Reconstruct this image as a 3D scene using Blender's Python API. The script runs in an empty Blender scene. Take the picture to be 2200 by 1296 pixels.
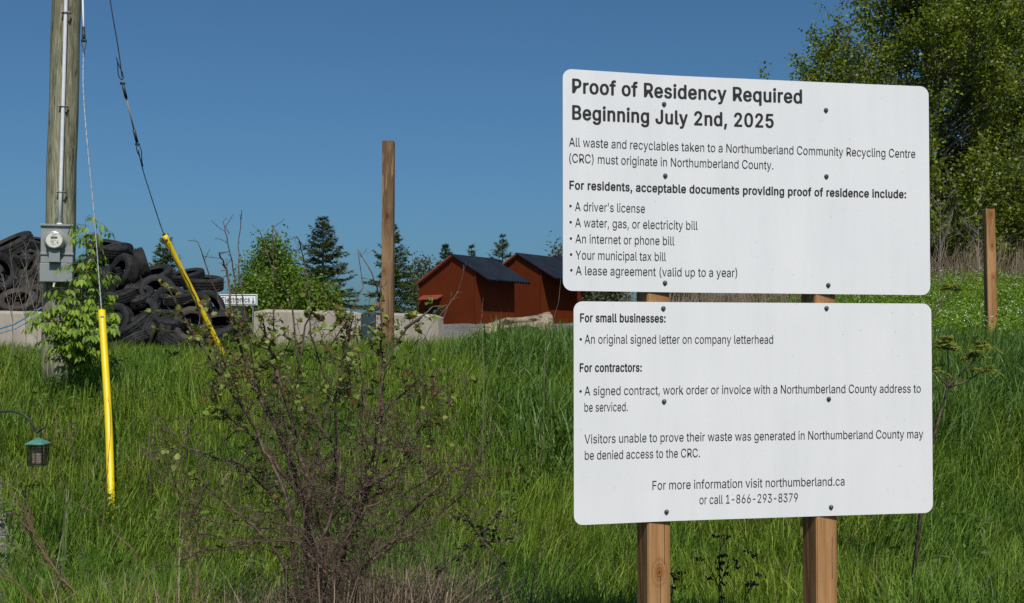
import bpy, bmesh, math, random
import numpy as np
from mathutils import Vector, Matrix
R = math.radians
SC = bpy.context.scene
COL = SC.collection

# ------------------------------------------------------------------ camera, sky, sun, exposure
EYE = 1.65                      # camera height above the roadside
FPX = 2400.0                    # focal length in photo pixels (photo 2200 x 1296)
PITCH = R(1.3)
SHIFT = 0.0193                  # vertical lens shift
cam_d = bpy.data.cameras.new('camera'); cam = bpy.data.objects.new('camera', cam_d); COL.objects.link(cam)
cam.location = (0, 0, EYE); cam.rotation_euler = (R(90) + PITCH, 0, 0)
cam_d.sensor_width = 36; cam_d.lens = 36 * FPX / 2200; cam_d.shift_y = SHIFT
cam_d.clip_start = 0.05; cam_d.clip_end = 3000
SC.camera = cam

SUN_AZ, SUN_EL = R(13), R(50)   # behind the camera, a little to the right
world = bpy.data.worlds.new('World'); SC.world = world; world.use_nodes = True
wn = world.node_tree
sky = wn.nodes.new('ShaderNodeTexSky'); sky.sky_type = 'NISHITA'; sky.sun_disc = False
sky.sun_elevation = SUN_EL; sky.sun_rotation = math.pi - SUN_AZ
sky.altitude = 0; sky.air_density = 0.85; sky.dust_density = 2.3; sky.ozone_density = 10.0
bg = wn.nodes['Background']; bg.inputs['Strength'].default_value = 0.088
wb = wn.nodes.new('ShaderNodeMix'); wb.data_type = 'RGBA'; wb.blend_type = 'MULTIPLY'; wb.inputs[0].default_value = 1.0   # white balance
wn.links.new(sky.outputs[0], wb.inputs[6]); wb.inputs[7].default_value = (0.80, 1.03, 0.98, 1)
wn.links.new(wb.outputs[2], bg.inputs['Color'])
sun_d = bpy.data.lights.new('sun', 'SUN'); sun = bpy.data.objects.new('sun', sun_d); COL.objects.link(sun)
sun_d.energy = 4.3; sun_d.angle = R(0.53); sun_d.color = (1.0, 0.95, 0.87)
sdir = Vector((math.sin(SUN_AZ) * math.cos(SUN_EL), -math.cos(SUN_AZ) * math.cos(SUN_EL), math.sin(SUN_EL)))
sun.rotation_euler = sdir.to_track_quat('Z', 'Y').to_euler(); sun.location = sdir * 50
SC.view_settings.view_transform = 'Standard'; SC.view_settings.look = 'None'
SC.view_settings.exposure = 0.0; SC.view_settings.gamma = 1.0
SC.render.engine = 'CYCLES'
SC.cycles.max_bounces = 6; SC.cycles.diffuse_bounces = 3; SC.cycles.glossy_bounces = 2
SC.cycles.transmission_bounces = 4; SC.cycles.transparent_max_bounces = 4
SC.cycles.use_denoising = False

CP, SP = math.cos(PITCH), math.sin(PITCH)
CY = 648 + SHIFT * 2200
def P(px, py, d):
    """World point seen at photo pixel (px, py) at distance d along +Y."""
    cx, cz = (px - 1100) / FPX, (CY - py) / FPX
    y = CP - cz * SP; z = SP + cz * CP
    k = d / y
    return Vector((cx * k, d, EYE + z * k))

# ------------------------------------------------------------------ terrain heights
_PD = [-30, 0, 3.5, 5, 6.2, 7.2, 8.3, 9.5, 10.8, 12, 14, 18, 22, 26, 34, 45, 80, 400, 2000]
_PZ = [-1.65, -1.65, -1.56, -1.48, -1.67, -1.66, -1.42, -0.80, -0.36, -0.33, -0.33, -0.31, -0.25, 0.06, 0.62, 0.9, 1.2, 2.0, 6.0]
def _sm(a, b, v):
    t = np.clip((v - a) / (b - a), 0, 1); return t * t * (3 - 2 * t)
def ground_z(x, y):
    x = np.asarray(x, float); y = np.asarray(y, float)
    acc = 0
    for o in (-0.7, -0.35, 0, 0.35, 0.7):
        acc = acc + np.interp(y + o, _PD, _PZ)
    z = acc / 5
    z = z + 1.15 * _sm(3.0, 9.0, x) * _sm(12.5, 25, y)           # the bank climbs on the right
    z = z + 0.13 * _sm(-3.5, -0.5, x) * _sm(11, 13, y) * _sm(19, 16, y)
    z = z + 1.25 * _sm(560, 380, (x / np.maximum(y, 1)) * 2400 + 1100) * _sm(20.2, 21.6, y) * _sm(25, 23, y)   # earth under the tyre heap
    z = z + 0.22 * _sm(-3.2, -4.6, x) * _sm(10, 7, y) * _sm(4, 6, y)   # gravelly shoulder at far left
    n = 0.05 * np.sin(x * 1.3 + 0.7 * y) * np.cos(y * 1.1 - 0.4 * x) + 0.03 * np.sin(3.1 * x + 1.7) * np.sin(2.7 * y)
    return z + n * _sm(60, 30, y) * _sm(1.5, 5, y) + EYE
def gz(x, y): return float(ground_z(x, y))

# ------------------------------------------------------------------ helpers
def link(o): COL.objects.link(o); return o
def tag(o, label=None, cat=None, group=None, kind=None):
    if label: o['label'] = label
    if cat: o['category'] = cat
    if group: o['group'] = group
    if kind: o['kind'] = kind
    return o
def empty(name, loc, label=None, cat=None, group=None):
    o = link(bpy.data.objects.new(name, None)); o.location = loc; o.empty_display_size = 0.1
    return tag(o, label, cat, group)
def attach(o, parent):
    if parent is not None:
        o.parent = parent
        # children are built in world coordinates; only a top-level parent carries an offset of its own
        if parent.parent is None: o.matrix_parent_inverse = Matrix.Translation(-Vector(parent.location))
    return o

class MB:
    def __init__(s): s.v = []; s.f = []
    def add(s, vs, fs):
        b = len(s.v); s.v += [tuple(v) for v in vs]; s.f += [tuple(i + b for i in f) for f in fs]
    def box(s, c, size, M=None, bev=0.0):
        hx, hy, hz = size[0] / 2, size[1] / 2, size[2] / 2
        bm = bmesh.new(); bmesh.ops.create_cube(bm, size=1)
        for v in bm.verts: v.co = Vector((v.co.x * 2 * hx, v.co.y * 2 * hy, v.co.z * 2 * hz))
        if bev: bmesh.ops.bevel(bm, geom=bm.edges[:], offset=bev, segments=2, affect='EDGES', profile=0.6)
        bm.verts.index_update()
        M = M or Matrix.Identity(3)
        c = Vector(c)
        s.add([c + M @ v.co for v in bm.verts], [[v.index for v in f.verts] for f in bm.faces]); bm.free()
    def tube(s, pts, rad, n=6, caps=True):
        pts = [Vector(p) for p in pts]
        if not hasattr(rad, '__len__'): rad = [rad] * len(pts)
        b = len(s.v); ref = None
        for i, p in enumerate(pts):
            t = (pts[min(i + 1, len(pts) - 1)] - pts[max(i - 1, 0)])
            t = t.normalized() if t.length > 1e-9 else Vector((0, 0, 1))
            if ref is None: ref = Vector((1, 0, 0)) if abs(t.x) < 0.8 else Vector((0, 1, 0))
            u = (ref - t * ref.dot(t)).normalized(); w = t.cross(u); ref = u
            for k in range(n):
                a = 2 * math.pi * k / n
                s.v.append(tuple(p + (u * math.cos(a) + w * math.sin(a)) * rad[i]))
        for i in range(len(pts) - 1):
            for k in range(n):
                k2 = (k + 1) % n
                s.f.append((b + i * n + k, b + i * n + k2, b + (i + 1) * n + k2, b + (i + 1) * n + k))
        if caps:
            s.f.append(tuple(b + k for k in reversed(range(n))))
            s.f.append(tuple(b + (len(pts) - 1) * n + k for k in range(n)))
    def lathe(s, prof, M, c, n=32):
        """prof: (radius, height) pairs turned about local Z; M orients, c places."""
        b = len(s.v); c = Vector(c); m = len(prof)
        for r, h in prof:
            for k in range(n):
                a = 2 * math.pi * k / n
                s.v.append(tuple(c + M @ Vector((r * math.cos(a), r * math.sin(a), h))))
        for i in range(m - 1):
            for k in range(n):
                k2 = (k + 1) % n
                s.f.append((b + i * n + k, b + i * n + k2, b + (i + 1) * n + k2, b + (i + 1) * n + k))
    def build(s, name, mat, parent=None, smooth=False, world=True):
        me = bpy.data.meshes.new(name); me.from_pydata(s.v, [], s.f); me.update()
        if smooth: me.polygons.foreach_set('use_smooth', [True] * len(me.polygons))
        me.materials.append(mat)
        o = link(bpy.data.objects.new(name, me))
        return attach(o, parent)

def fast_mesh(name, V, nper, mat, parent=None, smooth=False, tmpl=None):
    """V: (N, k, 3). tmpl: list of faces over the k vertices, repeated for every element."""
    N, k, _ = V.shape
    tmpl = tmpl or [tuple(range(k))]
    me = bpy.data.meshes.new(name)
    me.vertices.add(N * k); me.vertices.foreach_set('co', V.reshape(-1).astype(np.float32))
    idx = np.concatenate([np.array(f) for f in tmpl])
    L = (np.arange(N)[:, None] * k + idx[None, :]).reshape(-1).astype(np.int32)
    sizes = np.tile(np.array([len(f) for f in tmpl], dtype=np.int32), N)
    starts = np.concatenate([[0], np.cumsum(sizes)[:-1]]).astype(np.int32)
    me.loops.add(len(L)); me.loops.foreach_set('vertex_index', L)
    me.polygons.add(len(sizes)); me.polygons.foreach_set('loop_start', starts)
    try: me.polygons.foreach_set('loop_total', sizes)
    except Exception: pass
    me.update(calc_edges=True); me.validate()
    if smooth: me.polygons.foreach_set('use_smooth', np.ones(len(me.polygons), dtype=bool))
    me.materials.append(mat)
    o = link(bpy.data.objects.new(name, me))
    return attach(o, parent)

def unit(a): return a / np.maximum(np.linalg.norm(a, axis=-1, keepdims=True), 1e-9)

LEAF_SHAPES = {
    'diamond': [(0, 0), (.45, .5), (1, 0), (.45, -.5)],
    'oval': [(0, 0), (.22, .38), (.55, .48), (.85, .25), (1, 0), (.85, -.25), (.55, -.48), (.22, -.38)],
    'heart': [(0, 0), (.05, .4), (.35, .52), (.7, .28), (1, 0), (.7, -.28), (.35, -.52), (.05, -.4)],
    'lobed': [(0, 0), (.12, .45), (.38, .34), (.5, .62), (.66, .3), (.86, .28), (1, 0), (.86, -.28), (.66, -.3), (.5, -.62), (.38, -.34), (.12, -.45)],
    'pointed': [(0, 0), (.25, .36), (.45, .3), (.6, .4), (.72, .18), (1, 0), (.72, -.18), (.6, -.4), (.45, -.3), (.25, -.36)],
}
def leaf_mesh(name, pos, direc, nrm, length, width, mat, parent=None, shape='diamond', fold=0.15):
    """Many leaves in one mesh: each an outline polygon split along its midrib and slightly folded."""
    pos = np.asarray(pos, float); d = unit(np.asarray(direc, float)); n = np.asarray(nrm, float)
    n = unit(n - d * np.sum(n * d, axis=1, keepdims=True)); sdv = np.cross(n, d)
    length = np.broadcast_to(np.asarray(length, float), (len(pos),))[:, None]
    width = np.broadcast_to(np.asarray(width, float), (len(pos),))[:, None]
    sh = LEAF_SHAPES[shape]
    V = np.stack([pos + d * (a * length) + sdv * (b * width) + n * (abs(b) * width * fold * 2) - n * (a * a * length * fold) for a, b in sh], axis=1)
    k = len(sh)
    tip = max(range(k), key=lambda i: sh[i][0])
    if k == 4 and fold < 0.05: t = None
    else: t = [tuple(range(0, tip + 1)), tuple([0] + list(range(tip, k)))]
    return fast_mesh(name, V, k, mat, parent, tmpl=t)

# ------------------------------------------------------------------ materials
MATS = {}
def mat_base(name, rough=0.7, spec=0.3):
    m = bpy.data.materials.new(name); m.use_nodes = True
    nt = m.node_tree; b = nt.nodes['Principled BSDF']
    b.inputs['Roughness'].default_value = rough; b.inputs['Specular IOR Level'].default_value = spec
    return m, nt, b
def N(nt, typ, **kw):
    n = nt.nodes.new(typ)
    for k, v in kw.items():
        if k in n.inputs: n.inputs[k].default_value = v
        else: setattr(n, k, v)
    return n
def ramp(nt, stops, interp='LINEAR'):
    r = nt.nodes.new('ShaderNodeValToRGB'); e = r.color_ramp; e.interpolation = interp
    while len(e.elements) < len(stops): e.elements.new(0.5)
    for el, (p, c) in zip(e.elements, stops): el.position = p; el.color = (c[0], c[1], c[2], 1)
    return r
def coords(nt, scale=(1, 1, 1), kind='Object'):
    tc = nt.nodes.new('ShaderNodeTexCoord'); mp = nt.nodes.new('ShaderNodeMapping')
    mp.inputs['Scale'].default_value = scale
    nt.links.new(tc.outputs[kind], mp.inputs['Vector']); return mp.outputs[0]
def geo_pos(nt, scale=(1, 1, 1)):
    g = nt.nodes.new('ShaderNodeNewGeometry'); mp = nt.nodes.new('ShaderNodeMapping')
    mp.inputs['Scale'].default_value = scale
    nt.links.new(g.outputs['Position'], mp.inputs['Vector']); return mp.outputs[0]
def noise(nt, vec, scale, detail=4, rough=0.55, dist=0.0):
    n = N(nt, 'ShaderNodeTexNoise', Scale=scale, Detail=detail, Roughness=rough, Distortion=dist)
    nt.links.new(vec, n.inputs['Vector']); return n
def bump(nt, b, height, strength, distance):
    bn = N(nt, 'ShaderNodeBump', Strength=strength, Distance=distance)
    nt.links.new(height, bn.inputs['Height']); nt.links.new(bn.outputs[0], b.inputs['Normal']); return bn
def mixc(nt, fac, a, b_, mode='MIX'):
    m = nt.nodes.new('ShaderNodeMix'); m.data_type = 'RGBA'; m.blend_type = mode
    for sock, val in ((m.inputs[0], fac), (m.inputs[6], a), (m.inputs[7], b_)):
        if hasattr(val, 'links') or hasattr(val, 'is_linked'): nt.links.new(val, sock)
        elif isinstance(val, (int, float)): sock.default_value = val
        else: sock.default_value = (val[0], val[1], val[2], 1)
    return m.outputs[2]

def mat_mottled(name, c1, c2, scale=4, rough=0.7, bumps=0.2, bscale=40, dist=0.01, spec=0.3, stretch=(1, 1, 1), metal=0.0):
    m, nt, b = mat_base(name, rough, spec); v = coords(nt, stretch)
    n1 = noise(nt, v, scale, 6, 0.62); r = ramp(nt, [(0.3, c1), (0.72, c2)])
    nt.links.new(n1.outputs[0], r.inputs[0]); nt.links.new(r.outputs[0], b.inputs['Base Color'])
    n2 = noise(nt, v, bscale, 5, 0.6)
    if bumps: bump(nt, b, n2.outputs[0], bumps, dist)
    b.inputs['Metallic'].default_value = metal
    return m

def mat_leaf(name, stops, transl=0.3, tcol=None, rough=0.5, spec=0.35, patch=None, pscale=0.6):
    """Foliage: every leaf its own shade (random per island), optional larger patches of a second species' colour."""
    m, nt, b = mat_base(name, rough, spec)
    g = nt.nodes.new('ShaderNodeNewGeometry')
    r = ramp(nt, stops); nt.links.new(g.outputs['Random Per Island'], r.inputs[0])
    col = r.outputs[0]
    if patch:
        n1 = noise(nt, geo_pos(nt), pscale, 3, 0.5)
        rr = ramp(nt, [(patch[1], (0, 0, 0)), (patch[2], (1, 1, 1))]); nt.links.new(n1.outputs[0], rr.inputs[0])
        col = mixc(nt, rr.outputs[0], col, mixc(nt, 1.0, col, patch[0], 'MULTIPLY'))
    nt.links.new(col, b.inputs['Base Color'])
    tr = nt.nodes.new('ShaderNodeBsdfTranslucent')
    nt.links.new(mixc(nt, 1.0, col, tcol or (1.2, 1.25, 0.6), 'MULTIPLY'), tr.inputs['Color'])
    mx = nt.nodes.new('ShaderNodeMixShader'); mx.inputs[0].default_value = transl
    nt.links.new(b.outputs[0], mx.inputs[1]); nt.links.new(tr.outputs[0], mx.inputs[2])
    nt.links.new(mx.outputs[0], nt.nodes['Material Output'].inputs['Surface'])
    return m

def mat_wood(name, c_dark, c_mid, c_light, knot=0.5, knots=(), cracks=()):
    """Sawn softwood: soft grain along the length, cathedral arches, fine fibres, a few knots."""
    m, nt, b = mat_base(name, 0.8, 0.12)
    nz = noise(nt, coords(nt, (6, 6, 0.5)), 1.6, 3, 0.5, 0.4)
    w = N(nt, 'ShaderNodeTexWave', Scale=1.0, Distortion=0.0); w.wave_type = 'BANDS'; w.wave_profile = 'SAW'
    mth = nt.nodes.new('ShaderNodeVectorMath'); mth.operation = 'SCALE'; mth.inputs['Scale'].default_value = 1.15
    nt.links.new(nz.outputs['Color'], mth.inputs[0]); nt.links.new(mth.outputs[0], w.inputs['Vector'])
    r = ramp(nt, [(0.0, c_light), (0.6, c_mid), (0.92, c_dark), (1.0, c_mid)]); nt.links.new(w.outputs['Fac'], r.inputs[0])
    fine = noise(nt, coords(nt, (90, 90, 2.2)), 3, 4, 0.6)
    col = mixc(nt, 0.5, r.outputs[0], ramp_of(nt, fine.outputs[0], [(0.32, (0.55, 0.5, 0.44)), (0.62, (1.1, 1.1, 1.1))]), 'MULTIPLY')
    blot = noise(nt, coords(nt, (4, 4, 1.4)), 2.2, 3, 0.6)
    col = mixc(nt, 0.5, col, ramp_of(nt, blot.outputs[0], [(0.35, (0.78, 0.74, 0.7)), (0.65, (1.08, 1.05, 1.0))]), 'MULTIPLY')
    vo = N(nt, 'ShaderNodeTexVoronoi', Scale=1.0); nt.links.new(coords(nt, (4.2, 4.2, 2.1)), vo.inputs['Vector'])
    col = mixc(nt, knot, col, ramp_of(nt, vo.outputs['Distance'], [(0.03, (0.3, 0.2, 0.12)), (0.055, (0.75, 0.62, 0.5)), (0.075, (0.55, 0.42, 0.3)), (0.11, (1, 1, 1))]), 'MULTIPLY')
    oc = coords(nt)
    for kx, kz, kr in knots:                                # knots on the face that looks at the road (local -Y)
        s1 = N(nt, 'ShaderNodeVectorMath'); s1.operation = 'SUBTRACT'; s1.inputs[1].default_value = (kx, 0, kz); nt.links.new(oc, s1.inputs[0])
        s2 = N(nt, 'ShaderNodeVectorMath'); s2.operation = 'MULTIPLY'; s2.inputs[1].default_value = (1 / kr, 0, .62 / kr); nt.links.new(s1.outputs[0], s2.inputs[0])
        s3 = N(nt, 'ShaderNodeVectorMath'); s3.operation = 'LENGTH'; nt.links.new(s2.outputs[0], s3.inputs[0])
        dv = N(nt, 'ShaderNodeMath'); dv.operation = 'MULTIPLY'; dv.inputs[1].default_value = .33; nt.links.new(s3.outputs['Value'], dv.inputs[0])
        col = mixc(nt, 1.0, col, ramp_of(nt, dv.outputs[0], [(0.03, (0.12, 0.07, 0.04)), (0.1, (0.6, 0.42, 0.28)), (0.2, (0.85, 0.7, 0.5)), (0.3, (0.4, 0.28, 0.18)), (0.36, (0.95, 0.88, 0.8)), (0.5, (0.68, 0.58, 0.48)), (0.6, (1, 1, 1)), (0.8, (0.82, 0.76, 0.7)), (1.0, (1, 1, 1))]), 'MULTIPLY')
    for cx, z0, z1 in cracks:                               # drying checks
        sx = N(nt, 'ShaderNodeSeparateXYZ'); nt.links.new(oc, sx.inputs[0])
        wob = noise(nt, coords(nt, (0, 0, 14)), 1.0, 3, .6)
        a = N(nt, 'ShaderNodeMath'); a.operation = 'MULTIPLY_ADD'; nt.links.new(wob.outputs[0], a.inputs[0]); a.inputs[1].default_value = .007; nt.links.new(sx.outputs['X'], a.inputs[2])
        c1 = N(nt, 'ShaderNodeMath'); c1.operation = 'COMPARE'; nt.links.new(a.outputs[0], c1.inputs[0]); c1.inputs[1].default_value = cx + .0035; c1.inputs[2].default_value = .0013
        c2 = N(nt, 'ShaderNodeMath'); c2.operation = 'COMPARE'; nt.links.new(sx.outputs['Z'], c2.inputs[0]); c2.inputs[1].default_value = (z0 + z1) / 2; c2.inputs[2].default_value = abs(z1 - z0) / 2
        c3 = N(nt, 'ShaderNodeMath'); c3.operation = 'MULTIPLY'; nt.links.new(c1.outputs[0], c3.inputs[0]); nt.links.new(c2.outputs[0], c3.inputs[1])
        col = mixc(nt, c3.outputs[0], col, (0.04, 0.025, 0.015))
    nt.links.new(col, b.inputs['Base Color'])
    bump(nt, b, fine.outputs[0], 0.3, 0.003)
    return m
def ramp_of(nt, fac, stops):
    r = ramp(nt, stops); nt.links.new(fac, r.inputs[0]); return r.outputs[0]
def mat_flat(name, col, rough=0.6, spec=0.3, metal=0.0):
    m, nt, b = mat_base(name, rough, spec); b.inputs['Base Color'].default_value = (*col, 1); b.inputs['Metallic'].default_value = metal
    return m
rng = np.random.default_rng(7); random.seed(7)

# ================================================================== SETTING: ground and gravel yard
def build_ground():
    xs = np.concatenate([[-1500, -700, -300, -150, -80, -50, -35, -25], np.arange(-18, 18.01, 0.22), [25, 35, 50, 80, 150, 300, 700, 1500]])
    ys = np.concatenate([[-300, -100, -40, -15, -6], np.arange(-3, 17, 0.16), np.arange(17, 46, 0.6), [50, 60, 75, 100, 150, 250, 450, 800, 1400, 2200]])
    X, Y = np.meshgrid(xs, ys); Z = ground_z(X, Y)
    fine = (_sm(-17, -14, X) * _sm(17, 14, X) * _sm(17, 14, Y))
    Z = Z + fine * 0.035 * (rng.random(Z.shape) - 0.5)
    nx, ny = len(xs), len(ys)
    V = np.stack([X, Y, Z], -1).reshape(-1, 3)
    F = [(j * nx + i, j * nx + i + 1, (j + 1) * nx + i + 1, (j + 1) * nx + i) for j in range(ny - 1) for i in range(nx - 1)]
    m, nt, b = mat_base('soil_and_turf', 0.95, 0.1)
    v = geo_pos(nt)
    n1 = noise(nt, v, 1.4, 6, 0.65); n2 = noise(nt, v, 45, 4, 0.7)
    soil = ramp_of(nt, n2.outputs[0], [(0.3, (0.035, 0.027, 0.018)), (0.7, (0.11, 0.088, 0.06))])
    turf = ramp_of(nt, n2.outputs[0], [(0.3, (0.02, 0.035, 0.008)), (0.7, (0.05, 0.085, 0.018))])
    f = ramp_of(nt, n1.outputs[0], [(0.42, (0, 0, 0)), (0.6, (1, 1, 1))])
    nt.links.new(mixc(nt, f, turf, soil), b.inputs['Base Color'])
    bump(nt, b, n2.outputs[0], 0.6, 0.02)
    mb = MB(); mb.v = V.tolist(); mb.f = F
    o = mb.build('ground', m, smooth=True); tag(o, kind='structure')
    # gravel sheets lie a little above the ground
    m2, nt, b = mat_base('gravel', 0.95, 0.15)
    v = geo_pos(nt); vo = N(nt, 'ShaderNodeTexVoronoi', Scale=42.0); nt.links.new(v, vo.inputs['Vector'])
    n1 = noise(nt, v, 1.1, 5, 0.6)
    c = mixc(nt, 1.0, ramp_of(nt, vo.outputs['Color'], [(0.2, (0.1, 0.09, 0.08)), (0.8, (0.27, 0.25, 0.235))]),
             ramp_of(nt, n1.outputs[0], [(0.35, (0.65, 0.64, 0.62)), (0.65, (1.05, 1.03, 1.0))]), 'MULTIPLY')
    nt.links.new(c, b.inputs['Base Color']); bump(nt, b, vo.outputs['Distance'], 0.6, 0.015)
    def sheet(name, x0, x1, y0, y1, st, lift, edge):
        xs = np.arange(x0, x1 + 1e-6, st); ys = np.arange(y0, y1 + 1e-6, st)
        X, Y = np.meshgrid(xs, ys)
        q = np.minimum(np.minimum(X - x0, x1 - X), np.minimum(Y - y0, y1 - Y)) / edge
        if name == 'gravel_shoulder': q = np.minimum(q, -(X + 2.62 + (Y - 6.3) * .47) / .25)
        q = q + 0.5 * np.sin(X * 2.1) * np.cos(Y * 1.7)
        Z = ground_z(X, Y) + lift * np.clip(q, 0, 1) - 0.06 * np.clip(0.5 - q, 0, 1)
        mb = MB(); nx, ny = len(xs), len(ys)
        mb.v = np.stack([X, Y, Z], -1).reshape(-1, 3).tolist()
        mb.f = [(j * nx + i, j * nx + i + 1, (j + 1) * nx + i + 1, (j + 1) * nx + i) for j in range(ny - 1) for i in range(nx - 1)]
        return tag(mb.build(name, m2, smooth=True), kind='structure')
    sheet('gravel_yard', -32, 3.6, 16.5, 62, 0.5, 0.03, 1.5)
    sheet('gravel_shoulder', -7.5, -2.2, 4.0, 9.2, 0.1, 0.05, 0.5)
build_ground()

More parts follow.
